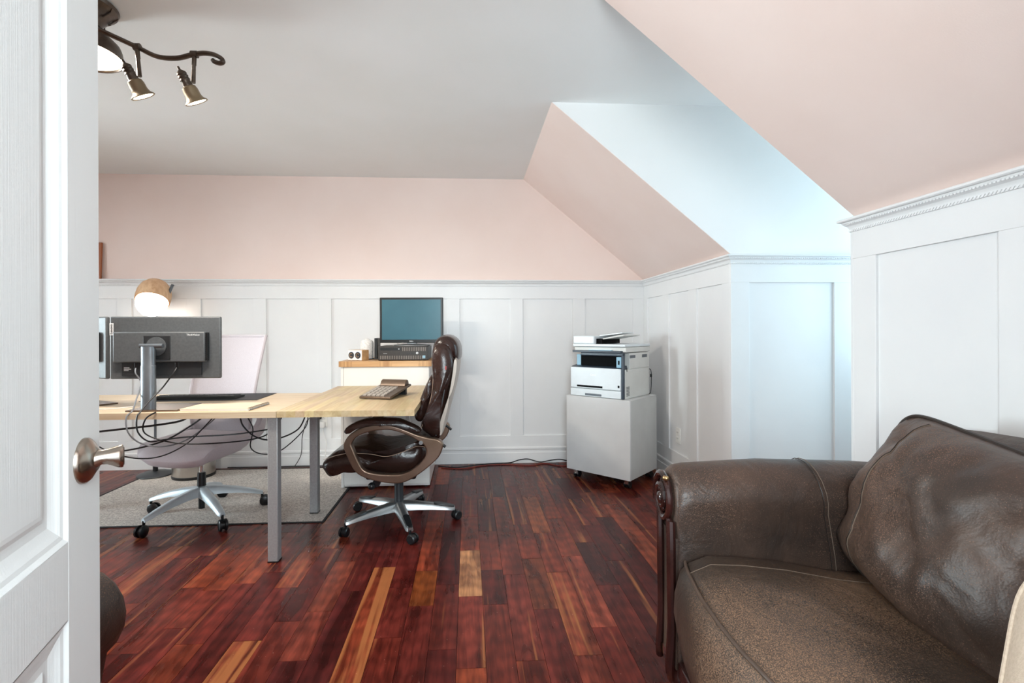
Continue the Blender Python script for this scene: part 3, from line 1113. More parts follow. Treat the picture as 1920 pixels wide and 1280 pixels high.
for yy in (-0.245, 0.245):
    obj('stitching', G().tube(catmull([(-0.37, yy * 0.99, 0.435), (-0.25, yy, 0.467), (-0.12, yy, 0.464), (-0.03, yy, 0.449), (0.05, yy, 0.468), (0.14, yy, 0.503), (0.19, yy, 0.498)], 6), 0.0013, 5), 'light_thread', st)
bk = obj('backrest', width_loft(BACK, -0.245, 0.245, inset=0.05, n=12, pw=3.0), 'chair_leather', ex, angle=60)
obj('lumbar_cushion', width_loft(LUMB, -0.19, 0.19, inset=0.045, n=12), 'chair_leather', bk, angle=60)
obj('headrest', width_loft(HEAD, -0.215, 0.215, inset=0.03, n=12), 'chair_leather', bk, angle=60)
SHELL = [(0.272, 0.545), (0.287, 0.61), (0.312, 0.70), (0.345, 0.815), (0.364, 0.93), (0.366, 0.99), (0.352, 0.995), (0.344, 0.93), (0.325, 0.817), (0.292, 0.704), (0.262, 0.611), (0.255, 0.548)]
obj('shell', width_loft(SHELL, -0.225, 0.225, inset=0.02, n=10), 'shell_grey', bk, angle=60)
for yy in (-0.236, 0.236):
    obj('zip', G().tube(catmull([(0.247, yy, 0.56), (0.262, yy, 0.65), (0.285, yy, 0.76), (0.303, yy, 0.87), (0.306, yy, 0.98)], 6), 0.0035, 6), 'lamp_black', bk)
    obj('stitching', G().tube(catmull([(0.165, yy * .995, 0.60), (0.190, yy, 0.67), (0.220, yy, 0.77), (0.232, yy, 0.87), (0.234, yy, 0.98), (0.245, yy * .98, 1.05)], 6), 0.0012, 5), 'light_thread', bk)
    obj('bracket', G().tube(catmull([(0.225, yy * 1.02, 0.545), (0.262, yy * 1.02, 0.528), (0.300, yy * 1.02, 0.498)], 5), 0.008, 8), 'bezel', bk)
obj('tag', G().box(0.299, 0.307, -0.2475, -0.2445, 0.925, 0.945), mat('red_tag', '#9c2f2c', 0.5), bk)
me_ = G().box(-0.17, 0.12, -0.13, 0.13, 0.285, 0.345)
obj('tilt_mechanism', me_, 'black_plastic', ex, bevel=0.012)
kn = G().cyl((-0.10, -0.16, 0.275), (-0.10, -0.06, 0.285), 0.022)
kn.sphere((-0.125, -0.165, 0.262), 0.021)
obj('tension_knob', kn, 'black_plastic', ex)
gl = G().lathe([(0.0001, 0.30), (0.033, 0.30), (0.033, 0.262), (0.027, 0.26), (0.027, 0.115), (0.040, 0.10), (0.040, 0.082), (0.0001, 0.08)], n=24)
obj('gas_column', gl, 'lamp_black', ex)
obj('column_tip', G().cyl((0, 0, 0.035), (0, 0, 0.09), 0.016), 'lamp_black', ex)
star_base(ex, 0.335, -142, 0.122, 0.082, 'silver_metal', True)

# --- light grey task chair (local frame: faces -y)
tk = thing('task_chair', 'light grey mesh task chair with a pale star base behind the desk', 'office chair', (-1.655, 3.15, 0), R(-14))
def seat_shell():
    g = G()
    nx, ny = 18, 16
    top, bot = [], []
    for j in range(ny + 1):
        for i in range(nx + 1):
            u, v = -1 + 2 * i / nx, -1 + 2 * j / ny
            # rounded-square plan
            k = 4.0
            rr = (abs(u) ** k + abs(v) ** k) ** (1 / k)
            sc = max(abs(u), abs(v)) / rr if rr > 1e-6 else 1
            x, y = u * sc * 0.265, v * sc * 0.255 - 0.02
            e = max(abs(u), abs(v))
            rim = max(0.0, 1 - e ** 6)
            fall = -0.045 * max(0, (-v - 0.55) / 0.45) ** 2
            zt = 0.462 + fall + 0.018 * abs(u) ** 2 + 0.010 * v
            top.append((x, y, zt + 0.026 * rim))
            bot.append((x * 0.985, y * 0.985, zt - 0.085 * (1 - e ** 9) - 0.012))
    n1 = (nx + 1) * (ny + 1)
    fs = []
    for j in range(ny):
        for i in range(nx):
            a = j * (nx + 1) + i
            fs.append((a, a + 1, a + nx + 2, a + nx + 1))
            fs.append((n1 + a, n1 + a + nx + 1, n1 + a + nx + 2, n1 + a + 1))
    rimv = [i for i in range(nx + 1)] + [j * (nx + 1) + nx for j in range(1, ny + 1)] + [ny * (nx + 1) + i for i in range(nx - 1, -1, -1)] + [j * (nx + 1) for j in range(ny - 1, 0, -1)]
    for a, b in zip(rimv, rimv[1:] + rimv[:1]):
        fs.append((a, n1 + a, n1 + b, b))
    return g.add(top + bot, fs)
obj('seat', seat_shell(), 'grey_fabric', tk, angle=70)
# curved mesh back: thin frame loop with a stretched skin
def back_pt(u, v):
    w_ = 0.238 - 0.025 * v * v + 0.01 * v
    x = u * w_
    z = 0.795 + v * 0.315
    y = 0.205 + 0.075 * v + 0.03 * v * v - 0.045 * (1 - u * u) * -1 + 0.0
    return Vector((x, y + 0.02 * (1 - v * v) * -1, z))
g = G()
n_ = 14
vs = [back_pt(-1 + 2 * i / n_, -1 + 2 * j / n_) for j in range(n_ + 1) for i in range(n_ + 1)]
vs2 = [p + Vector((0, 0.008, 0)) for p in vs]
fs = []
for j in range(n_):
    for i in range(n_):
        a = j * (n_ + 1) + i
        fs.append((a, a + 1, a + n_ + 2, a + n_ + 1))
        a += len(vs)
        fs.append((a, a + n_ + 1, a + n_ + 2, a + 1))
g.add(vs + vs2, fs)
tb = obj('backrest', g, 'mesh_fabric', tk, angle=70)
loop = [back_pt(-1 + 2 * i / 10, 1) for i in range(10)] + [back_pt(1, 1 - 2 * i / 10) for i in range(10)] + [back_pt(1 - 2 * i / 10, -1) for i in range(10)] + [back_pt(-1, -1 + 2 * i / 10) for i in range(10)]
obj('back_frame', G().tube([p + Vector((0, 0.004, 0)) for p in loop], 0.012, 8, closed=True), 'mesh_fabric', tb)
obj('spine', G().tube(catmull([(0, 0.10, 0.40), (0, 0.22, 0.40), (0, 0.285, 0.50), (0, 0.285, 0.66)], 5), 0.022, 10), 'grey_fabric', tk)
for s_ in (-1, 1):
    g = width_loft([(0.16, 0.44), (0.30, 0.47), (0.335, 0.60), (0.30, 0.64), (0.265, 0.53), (0.14, 0.49)], s_ * 0.235 - 0.02, s_ * 0.235 + 0.02, inset=0.01, n=6)
    g.v = [(y, x - 0.05, z) for x, y, z in g.v]
    obj('back_bracket', g, 'grey_fabric', tk, angle=60)
obj('tilt_mechanism', G().box(-0.07, 0.07, -0.09, 0.10, 0.36, 0.405), 'base_alloy', tk, bevel=0.01)
obj('lever', G().tube([(-0.03, -0.05, 0.375), (-0.10, -0.06, 0.365), (-0.135, -0.06, 0.362)], 0.006, 8), 'chrome', tk)
obj('gas_column', G().lathe([(0.0001, 0.40), (0.012, 0.40), (0.012, 0.25), (0.0001, 0.25)], n=16), 'chrome', tk)
obj('collar', G().lathe([(0.0001, 0.27), (0.022, 0.268), (0.024, 0.25), (0.025, 0.185), (0.0001, 0.18)], n=20), 'black_plastic', tk)
obj('handle_cup', G().cyl((-0.03, -0.03, 0.315), (-0.03, -0.03, 0.37), 0.026), 'black_plastic', tk)
obj('column_tip', G().cyl((0, 0, 0.045), (0, 0, 0.12), 0.018), 'black_plastic', tk)
star_base(tk, 0.345, -103, 0.178, 0.098, 'base_alloy', False, wheel_r=0.033)


# ------------------------------------------------------------------ monitors and desk things
def make_monitor(label, loc, rz):
    """local frame: screen faces +y, back faces -y, base on z = 0"""
    t = thing('computer_monitor', label, 'monitor', loc, rz)
    obj('panel', G().box(-0.270, 0.270, 0.0, 0.020, 0.152, 0.470), 'monitor_back', t, bevel=0.006)
    box('screen', (-0.262, 0.262, 0.0195, 0.0212, 0.165, 0.463), 'screen', t)
    hs = obj('rear_housing', G().box(-0.238, 0.205, -0.030, 0.004, 0.238, 0.392), 'monitor_back', t, bevel=0.006)
    vt = G()
    for i in range(14):
        z = 0.247 + i * 0.0102
        vt.box(0.206, 0.2155, -0.024, -0.002, z, z + 0.0055)
    vt.box(0.203, 0.214, -0.020, 0.0, 0.245, 0.388)
    obj('vent', vt, 'bezel', hs, smooth=False)
    box('port_strip', (-0.205, 0.18, -0.012, 0.002, 0.170, 0.236), 'monitor_dark', t)
    box('rating_label', (-0.198, -0.150, -0.0128, -0.0118, 0.185, 0.215), 'bezel', t)
    for i, (a, b, z) in enumerate(((-0.194, -0.168, 0.209), (-0.194, -0.160, 0.202), (-0.194, -0.172, 0.195))):
        box('label_print', (a, b, -0.0134, -0.0127, z, z + 0.0025), 'text_white', t)
    box('mount_plate', (-0.090, 0.040, -0.034, -0.028, 0.252, 0.373), 'monitor_dark', t, bevel=0.002)
    obj('swivel_disc', G().cyl((-0.025, -0.033, 0.318), (-0.025, -0.040, 0.318), 0.048, n=30), 'monitor_back', t)
    obj('head', G().tube([(-0.088, -0.062, 0.322), (0.022, -0.062, 0.322)], 0.011, 14), 'column_metal', t)
    co = obj('column', G().lathe([(0.0001, 0.318), (0.033, 0.318), (0.033, 0.225), (0.035, 0.223), (0.035, 0.008), (0.0001, 0.008)], (-0.048, -0.062, 0), 24, Matrix.Diagonal((1, 0.7, 1))), 'column_metal', t)
    obj('foot', G().box(-0.13, 0.115, -0.11, 0.13, 0.0, 0.008), 'base_reflect', t, bevel=0.003)
    box('brand_strip', (-0.2695, -0.251, -0.0025, -0.0005, 0.375, 0.437), 'text_white', t)
    text('brand_lettering', 'Lenovo', 0.0165, 'bezel', t, (-0.2603, -0.0030, 0.406), (R(90), R(-90), 0))
    text('model_lettering', 'ThinkVision', 0.0135, 'text_white', t, (0.150, -0.0306, 0.376), (R(90), 0, 0))
    for x in (-0.135, 0.062):
        obj('plug', G().box(x - .010, x + .010, -0.014, 0.0, 0.205, 0.238), 'black_plastic', t, bevel=0.002)
    return t


mon = make_monitor('black monitor seen from behind on a grey column stand at the desk edge', (-1.545, 2.605, ZT), R(1.5))
mon2 = make_monitor('second black monitor angled away beyond the open door', (-2.072, 2.74, ZT), R(-30))
tag(obj('monitor_cable', G().tube(catmull([(-1.680, 2.586, 0.955), (-1.672, 2.572, 0.93), (-1.645, 2.57, 0.88), (-1.625, 2.50, 0.80), (-1.622, 2.47, 0.756), (-1.63, 2.440, 0.73), (-1.62, 2.437, 0.66), (-1.585, 2.47, 0.60), (-1.50, 2.50, 0.575), (-1.40, 2.53, 0.60), (-1.30, 2.56, 0.68), (-1.27, 2.56, 0.714)], 6), 0.0035, 6), 'grey_cable'), 'grey braided cable hanging from the left of the monitor over the desk edge', 'cable')
tag(obj('monitor_cable', G().tube(catmull([(-1.483, 2.59, 0.955), (-1.488, 2.572, 0.93), (-1.53, 2.555, 0.86), (-1.560, 2.50, 0.80), (-1.575, 2.46, 0.756), (-1.580, 2.438, 0.73), (-1.575, 2.437, 0.66), (-1.54, 2.46, 0.61), (-1.47, 2.47, 0.615), (-1.38, 2.50, 0.62), (-1.20, 2.60, 0.61), (-1.02, 2.63, 0.63)], 6), 0.0035, 6), 'cable'), 'black cable hanging from the right of the monitor over the desk edge', 'cable')

# under-desk leads
leads = [
    ([(-2.35, 2.62, 0.655), (-1.95, 2.55, 0.64), (-1.7, 2.52, 0.660), (-1.45, 2.52, 0.69), (-1.40, 2.55, 0.714)], 0.005, 'thick black lead strung just under the desk top'),
    ([(-2.2, 2.60, 0.60), (-1.9, 2.52, 0.56), (-1.7, 2.5, 0.555), (-1.5, 2.50, 0.60), (-1.38, 2.53, 0.67), (-1.33, 2.56, 0.714)], 0.004, 'thin black lead sagging under the left of the desk'),
    ([(-1.92, 2.452, 0.752), (-1.90, 2.436, 0.73), (-1.88, 2.45, 0.68), (-1.75, 2.47, 0.57), (-1.62, 2.48, 0.525), (-1.50, 2.49, 0.53), (-1.38, 2.50, 0.59), (-1.30, 2.53, 0.68), (-1.28, 2.56, 0.714)], 0.003, 'black lead dropping over the desk edge in a long loop'),
    ([(-1.50, 2.452, 0.752), (-1.54, 2.436, 0.72), (-1.55, 2.45, 0.65), (-1.45, 2.48, 0.60), (-1.30, 2.5, 0.585), (-1.1, 2.56, 0.59), (-1.02, 2.62, 0.62), (-0.98, 2.68, 0.70), (-0.97, 2.72, 0.714)], 0.0035, 'black lead looped beside the steel desk leg'),
    ([(-1.16, 2.57, 0.714), (-1.14, 2.56, 0.66), (-1.08, 2.57, 0.60), (-1.00, 2.60, 0.58), (-0.90, 2.66, 0.62), (-0.86, 2.68, 0.714)], 0.004, 'black lead curling behind the steel desk leg'),
    ([(-1.13, 2.57, 0.714), (-1.10, 2.58, 0.64), (-1.12, 2.60, 0.54), (-1.06, 2.62, 0.50), (-0.98, 2.66, 0.515), (-0.88, 2.72, 0.62), (-0.87, 2.72, 0.714)], 0.003, 'black lead hanging lowest beside the steel desk leg'),
    ([(-0.84, 2.70, 0.717), (-0.82, 2.70, 0.700), (-0.76, 2.72, 0.692), (-0.68, 2.76, 0.700), (-0.66, 2.78, 0.717)], 0.003, 'short black lead pinned under the butcher block top'),
]
for p, r, lb in leads:
    tag(obj('power_lead', G().tube(catmull(p, 6), r, 6), 'cable'), lb, 'cable')

# desk mat, keyboard, mouse, notebook, adapter
dm = obj('desk_mat', G().box(-0.32, 0.32, -0.16, 0.16, 0, 0.003), 'mat_black', bevel=0.0008)
dm.location = (-1.53, 3.03, ZT)
dm.rotation_euler = (0, 0, R(2))
tag(dm, 'flat black desk mat under the keyboard', 'desk mat')
kb = thing('keyboard', 'low black keyboard lying on the desk mat', 'keyboard', (-1.56, 2.975, ZT + 0.003), R(1))
obj('case', G().prism([(-0.07, 0.0), (0.07, 0.0), (0.07, 0.011), (0.05, 0.013), (-0.065, 0.024), (-0.07, 0.02)], lambda a, b, d: (d, a, b), -0.215, 0.215), 'black_plastic', kb, bevel=0.002)
kg = G()
for r_ in range(5):
    for c_ in range(15):
        x, y = -0.205 + c_ * 0.0275, -0.058 + r_ * 0.0225
        z = 0.0235 - (y + 0.065) * 0.095
        kg.box(x, x + 0.022, y, y + 0.018, z, z + 0.004)
o = obj('keys', kg, 'lamp_black', kb, smooth=False)
o['kind'] = 'stuff'
ms = thing('computer_mouse', 'black mouse on the desk beyond the monitor column', 'mouse', (-1.83, 2.93, ZT), R(10))
obj('shell', G().sphere((0, 0, 0.012), 0.03, 18, 10, 1.0, 1.75, 0.95), 'black_plastic', ms)
for v_ in ms.children[0].data.vertices:
    if v_.co.z < 0.0:
        v_.co.z = 0.0
obj('scroll_wheel', G().tube([(-0.003, 0.03, 0.035), (0.003, 0.03, 0.035)], 0.006, 12), 'driver', ms)
nb_ = thing('spiral_notebook', 'tan spiral notebook lying on the desk beside the monitor stand', 'notebook', (-1.235, 2.60, ZT), R(-3))
box('back_cover', (-0.175, 0.165, -0.115, 0.115, 0, 0.0018), 'tan_card', nb_)
box('pages', (-0.172, 0.162, -0.112, 0.112, 0.0018, 0.010), 'paper_white', nb_)
box('front_cover', (-0.175, 0.165, -0.115, 0.115, 0.010, 0.012), 'notebook', nb_)
for i in range(18):
    y = -0.10 + i * 0.0118
    obj('coil', G().tube([(0.160 + 0.0068 * math.cos(a_), y, 0.0082 + 0.0068 * math.sin(a_)) for a_ in [2 * PI * k / 10 for k in range(10)]], 0.0011, 5, closed=True), 'bezel', nb_)
ad = thing('usb_adapter', 'small grey adapter with a short lead on the desk by the door', 'adapter', (-1.90, 2.555, ZT))
obj('case', G().box(-0.05, 0.03, -0.015, 0.015, 0, 0.012), 'grey_cable', ad, bevel=0.004)
obj('lead', G().tube(catmull([(0.03, 0, 0.006), (0.08, 0.01, 0.005), (0.12, 0.04, 0.004), (0.16, 0.10, 0.004)], 5), 0.0025, 6), 'white_cable', ad)

# calculator on the butcher block
cl_ = thing('desk_calculator', 'bronze desk calculator tilted on a stand on the butcher block', 'calculator', (-0.49, 2.99, ZT), R(-17))
Mt = Matrix.Translation((0, 0, 0.0265)) @ Matrix.Rotation(R(9), 4, 'X')
obj('case', G().box(-0.098, 0.098, -0.15, 0.15, 0, 0.014, M=Mt), 'calc_bronze', cl_, bevel=0.004)
kg = G()
for r_ in range(5):
    for c_ in range(5):
        kg.box(-0.082 + c_ * 0.028, -0.060 + c_ * 0.028, -0.135 + r_ * 0.04, -0.105 + r_ * 0.04, 0.014, 0.020, M=Mt)
obj('keys', kg, 'key_light', cl_, smooth=False)['kind'] = 'stuff'
obj('display', G().prism([(0.085, 0.014), (0.145, 0.014), (0.14, 0.040), (0.125, 0.046), (0.105, 0.040)], lambda a, b, d: Mt @ Vector((d, a, b)), -0.085, 0.085), 'calc_bronze', cl_, bevel=0.004)
obj('prop', G().box(-0.08, 0.08, 0.10, 0.12, 0, 0.044), 'black_plastic', cl_)
for x in (-0.07, 0.07):
    obj('foot', G().cyl((x, -0.12, 0), (x, -0.12, 0.010), 0.008), 'black_plastic', cl_)

# ------------------------------------------------------------------ on the white cabinet
ZK = 0.925
pc = thing('desktop_computer', 'dark small desktop computer lying under the teal-screened monitor', 'computer', (-0.475, 3.66, ZK), 0)
W2, PH = 0.183, 0.106
obj('case', G().box(-W2, W2, 0.0, 0.34, 0.003, PH), 'pc_case', pc, bevel=0.003)
fp = obj('front_panel', G().box(-W2, W2, -0.010, 0.002, 0.003, PH), 'pc_case', pc, bevel=0.003)
gg = G()
for i in range(26):
    x = -W2 + 0.016 + i * 0.0127
    gg.box(x, x + 0.0045, -0.0112, -0.0098, 0.010, 0.036)
for i in range(14):
    x = -0.005 + i * 0.0127
    gg.box(x, x + 0.0045, -0.0112, -0.0098, 0.070, 0.098)
obj('grille_slots', gg, 'pc_slot', fp, smooth=False)['kind'] = 'stuff'
box('disc_drive', (-0.165, -0.015, -0.0125, -0.0095, 0.076, 0.094), 'bezel', fp)
box('drive_button', (-0.035, -0.026, -0.0135, -0.012, 0.083, 0.088), 'text_white', fp)
for x in (0.032, 0.045, 0.058, 0.074):
    box('port', (x, x + 0.007, -0.0122, -0.0098, 0.049, 0.056), 'bezel', fp)
obj('emblem', G().cyl((0.103, -0.0098, 0.055), (0.103, -0.0122, 0.055), 0.009), 'text_white', fp)
text('emblem_lettering', 'hp', 0.010, 'bezel', fp, (0.103, -0.0126, 0.055), (R(90), 0, 0))
text('lettering', 'EliteDesk', 0.007, 'text_white', fp, (-0.130, -0.0104, 0.052), (R(90), 0, 0))
box('sticker', (0.143, 0.163, -0.0118, -0.0098, 0.016, 0.037), 'panel_blue', fp)
for x in (-0.15, 0.15):
    for y in (0.03, 0.3):
        obj('foot', G().cyl((x, y, 0), (x, y, 0.004), 0.01, n=10), 'black_plastic', pc)

dl = thing('display_monitor', 'teal-screened monitor standing on the small desktop computer', 'monitor', (-0.424, 3.80, ZK + PH), R(-2))
obj('bezel', G().box(-0.240, 0.240, -0.045, 0.0, 0.022, 0.366), 'bezel', dl, bevel=0.005)
box('screen', (-0.222, 0.222, -0.0465, -0.0445, 0.047, 0.350), 'screen', dl)
obj('rear_housing', G().box(-0.19, 0.19, 0.0, 0.03, 0.06, 0.33), 'bezel', dl, bevel=0.01)
obj('neck', G().box(-0.035, 0.035, -0.02, 0.03, 0.006, 0.10), 'silver_metal', dl, bevel=0.004)
obj('base', G().lathe([(0.0001, 0.016), (0.07, 0.014), (0.125, 0.007), (0.13, 0.0), (0.0001, 0.0)], (0, 0, 0), 32, Matrix.Diagonal((1.15, 0.75, 1))), 'silver_metal', dl)
text('brand_lettering', 'DELL', 0.014, 'text_white', dl, (0.0, -0.0456, 0.034), (R(90), 0, 0))
box('power_button', (0.20, 0.208, -0.0462, -0.044, 0.031, 0.038), 'text_white', dl)

sp = thing('bluetooth_speaker', 'small wooden box speaker with two round drivers on a white face', 'speaker', (-0.838, 3.70, ZK), R(-26))
obj('case', G().box(-0.064, 0.064, 0.004, 0.085, 0, 0.078), 'cab_wood', sp, bevel=0.003)
obj('face', G().box(-0.062, 0.062, 0.0, 0.005, 0.002, 0.076), 'paper_white', sp, bevel=0.002)
for x in (-0.030, 0.030):
    dr = obj('driver', G().lathe([(0.0245, 0.0), (0.0245, 0.004), (0.021, 0.005), (0.016, 0.002), (0.010, 0.0015), (0.0001, 0.004)], (x, 0, 0.039), 26, Matrix.Rotation(R(90), 3, 'X')), 'driver', sp)
    obj('ring', G().tube([(x + 0.0125 * math.cos(a_), -0.005, 0.039 + 0.0125 * math.sin(a_)) for a_ in [R(35) + R(290) * k / 18 for k in range(19)]], 0.0026, 6), 'driver_ring', dr)
df = thing('ceramic_diffuser', 'speckled white ceramic cylinder with a domed top on the white cabinet', 'diffuser', (-0.778, 3.85, ZK))
obj('body', G().lathe([(0.0001, 0), (0.047, 0), (0.0495, 0.004), (0.0495, 0.125), (0.047, 0.136), (0.040, 0.146), (0.026, 0.151), (0.022, 0.155), (0.012, 0.160), (0.0001, 0.161)], n=30), 'ceramic', df, angle=50)
obj('base_ring', G().lathe([(0.0001, 0.0), (0.048, 0.0), (0.0505, 0.003), (0.0505, 0.007), (0.048, 0.009)], n=30), 'lamp_black', df)
rt = thing('wireless_router', 'thin black upright router beside the small desktop computer', 'router', (-0.703, 3.86, ZK))
obj('case', G().box(-0.012, 0.012, -0.05, 0.09, 0.010, 0.165), 'black_plastic', rt, bevel=0.004)
obj('base', G().box(-0.022, 0.022, -0.055, 0.095, 0, 0.012), 'black_plastic', rt, bevel=0.003)

# ------------------------------------------------------------------ printer on its rolling cabinet
pcab = thing('rolling_cabinet', 'pale grey lacquered cabinet on casters under the printer', 'cabinet', (1.150, 3.425, 0), R(-45))
# local: x to the left along the front is negative; front faces -y; origin = front right corner
WC, DC, Z0, Z1 = 0.535, 0.455, 0.068, 0.640
obj('body', G().box(-WC, -0.002, 0.020, DC, Z0, Z1 - 0.002), 'cabinet_side', pcab, bevel=0.002)
obj('door', G().box(-WC, 0.0, 0.0, 0.018, Z0, Z1), 'grey_lacquer', pcab, bevel=0.002)
obj('top', G().box(-WC, 0.0, 0.019, DC, Z1 - 0.002, Z1), 'grey_lacquer', pcab)
obj('cable_grommet', G().cyl((-0.03, DC - 0.03, Z1 - 0.001), (-0.03, DC - 0.03, Z1 + 0.003), 0.022), 'white_gloss', pcab)
for x in (-WC + 0.06, -0.05):
    for y in (0.05, DC - 0.05):
        g = G().cyl((x, y, 0.045), (x, y, Z0), 0.012, n=10)
        g.box(x - 0.016, x + 0.016, y - 0.012, y + 0.014, 0.030, 0.058)
        cs_ = obj('caster', g, 'chrome', pcab)
        for s_ in (-1, 1):
            obj('wheel', G().tube([(x + s_ * 0.008, y + 0.012, 0.024), (x + s_ * 0.022, y + 0.012, 0.024)], 0.024, 16), 'wheel', cs_)
pr = thing('laser_printer', 'white multifunction laser printer with a dark paper slot on the rolling cabinet', 'printer', (1.150, 3.425, Z1), R(-45))
px0, px1, py0, py1 = -0.505, -0.055, 0.012, 0.44
obj('body', G().box(px0 + 0.004, px1, py0 + 0.022, py1, 0.0, 0.215), 'printer_side', pr, bevel=0.006)
obj('upper_body', G().box(px0 + 0.05, px1, py0 + 0.10, py1, 0.215, 0.335), 'printer_side', pr, bevel=0.006)
obj('front_cover', G().box(px0, px1 - 0.022, py0, py0 + 0.024, 0.062, 0.222), 'printer_white', pr, bevel=0.007)
dw = obj('paper_drawer', G().box(px0, px1 - 0.022, py0, py0 + 0.024, 0.003, 0.058), 'printer_white', pr, bevel=0.004)
obj('handle', G().box(px0 + 0.13, px0 + 0.27, py0 - 0.002, py0 + 0.006, 0.010, 0.026), 'column_metal', dw, bevel=0.002)
obj('side_frame', G().box(px1 - 0.022, px1 - 0.002, py0 + 0.004, py0 + 0.03, 0.0, 0.335), 'printer_blue', pr, bevel=0.006)
obj('top_frame', G().box(px0 + 0.09, px1 - 0.002, py0 + 0.004, py0 + 0.03, 0.312, 0.338), 'printer_blue', pr, bevel=0.006)
obj('output_tray', G().prism([(py0 + 0.004, 0.222), (py0 + 0.12, 0.215), (py0 + 0.12, 0.245), (py0 + 0.02, 0.228)], lambda a, b, d: (d, a, b), px0 + 0.004, px1 - 0.024), 'printer_blue', pr)
box('output_recess', (px0 + 0.07, px1 - 0.06, py0 + 0.04, py0 + 0.102, 0.235, 0.315), 'printer_dark', pr)
obj('left_pillar', G().box(px0 + 0.02, px0 + 0.075, py0 + 0.06, py0 + 0.11, 0.225, 0.318), 'panel_blue', pr, bevel=0.003)
up_ = obj('usb_panel', G().box(px1 - 0.062, px1 - 0.022, py0 + 0.008, py0 + 0.05, 0.228, 0.308), 'panel_blue', pr, bevel=0.003)
box('usb_port', (px1 - 0.046, px1 - 0.036, py0 + 0.006, py0 + 0.010, 0.252, 0.282), 'printer_dark', up_)
obj('control_panel', G().box(px0 + 0.02, px1 - 0.02, py0 - 0.004, py0 + 0.12, 0.336, 0.352, M=Matrix.Rotation(R(0), 4, 'X')), 'printer_blue', pr, bevel=0.004)
obj('touch_screen', G().box(px0 + 0.16, px1 - 0.10, py0 + 0.004, py0 + 0.09, 0.352, 0.356), 'panel_blue', pr)
box('multipurpose_slot', (px0 + 0.06, px1 - 0.17, py0 - 0.0025, py0 + 0.004, 0.072, 0.086), 'printer_dark', pr)
obj('slot_rim', G().box(px0 + 0.045, px1 - 0.15, py0 - 0.0012, py0 + 0.004, 0.067, 0.092), 'printer_white', pr)
box('cover_hatch', (px1 - 0.128, px1 - 0.026, py0 - 0.001, py0 + 0.003, 0.074, 0.112), 'printer_white', pr, bevel=0.0008)
box('indicator', (px1 - 0.046, px1 - 0.032, py0 - 0.0016, py0 + 0.003, 0.083, 0.101), 'printer_dark', pr)
text('brand_lettering', 'Canon', 0.019, 'paper_white', pr, (px0 + 0.20, py0 - 0.0004, 0.168), (R(90), 0, 0))
sc = obj('scanner', G().box(px0 + 0.02, px1 + 0.004, py0 + 0.03, py1 + 0.005, 0.340, 0.378), 'printer_side', pr, bevel=0.005)
obj('scanner_lid', G().box(px0 + 0.015, px1 + 0.006, py0 + 0.012, py1 + 0.008, 0.380, 0.400), 'printer_white', pr, bevel=0.005)
fd = obj('document_feeder', G().box(px0 + 0.015, px0 + 0.20, py0 + 0.015, py1 - 0.05, 0.400, 0.462), 'printer_white', pr, bevel=0.008)
obj('feeder_throat', G().box(px0 + 0.19, px0 + 0.25, py0 + 0.05, py1 - 0.10, 0.402, 0.440), 'printer_dark', fd)
obj('feed_tray', G().prism([(px0 + 0.19, 0.425), (px1 - 0.03, 0.462), (px1 - 0.03, 0.470), (px0 + 0.19, 0.433)], lambda a, b, d: (a, d, b), py0 + 0.06, py1 - 0.10), 'printer_side', fd)
obj('feed_extension', G().prism([(px0 + 0.20, 0.458), (px1 - 0.06, 0.480), (px1 - 0.06, 0.487), (px0 + 0.20, 0.466)], lambda a, b, d: (a, d, b), py0 + 0.10, py1 - 0.14), 'printer_white', fd)
for y0_ in (0.10, 0.30):
    box('side_grip', (px1 - 0.001, px1 + 0.0015, py0 + y0_, py0 + y0_ + 0.085, 0.296, 0.318), 'column_metal', pr)
for i in range(7):
    for j in range(3):
        box('vent_slot', (px1 - 0.001, px1 + 0.0012, py0 + 0.045 + j * 0.016, py0 + 0.056 + j * 0.016, 0.022 + i * 0.0105, 0.027 + i * 0.0105), 'bezel', pr)
box('side_label', (px1 - 0.001, px1 + 0.001, py0 + 0.048, py0 + 0.056, 0.20, 0.232), 'bezel', pr)
obj('power_cord', G().tube(catmull([(px1 - 0.01, py1 + 0.0, 0.20), (px1 + 0.006, py1 + 0.014, 0.19), (px1 + 0.008, py1 + 0.02, 0.12), (px1 + 0.004, py1 + 0.010, 0.012), (px1 - 0.03, py1 + 0.004, 0.004)], 6), 0.003, 6), 'cable', pr)
obj('cord_plug', G().box(px1 + 0.0, px1 + 0.013, py1 + 0.010, py1 + 0.024, 0.135, 0.16), 'cable', pr, bevel=0.002)

# ------------------------------------------------------------------ floor lamp, bin
lp = thing('floor_lamp', 'floor lamp with a wooden hood and a glowing white globe behind the desk', 'lamp', (-2.49, 4.06, 0))
obj('base', G().lathe([(0.0001, 0.032), (0.02, 0.031), (0.06, 0.026), (0.105, 0.017), (0.125, 0.010), (0.128, 0.004), (0.126, 0.0), (0.0001, 0.0)], (0, 0, 0.0045), n=36), 'lamp_black', lp)
obj('socket', G().cyl((0, 0, 0.036), (0, 0, 0.075), 0.018), 'black_plastic', lp)
obj('pole', G().cyl((0, 0, 0.07), (0.0, 0, 1.34), 0.009, n=14), 'column_metal', lp)
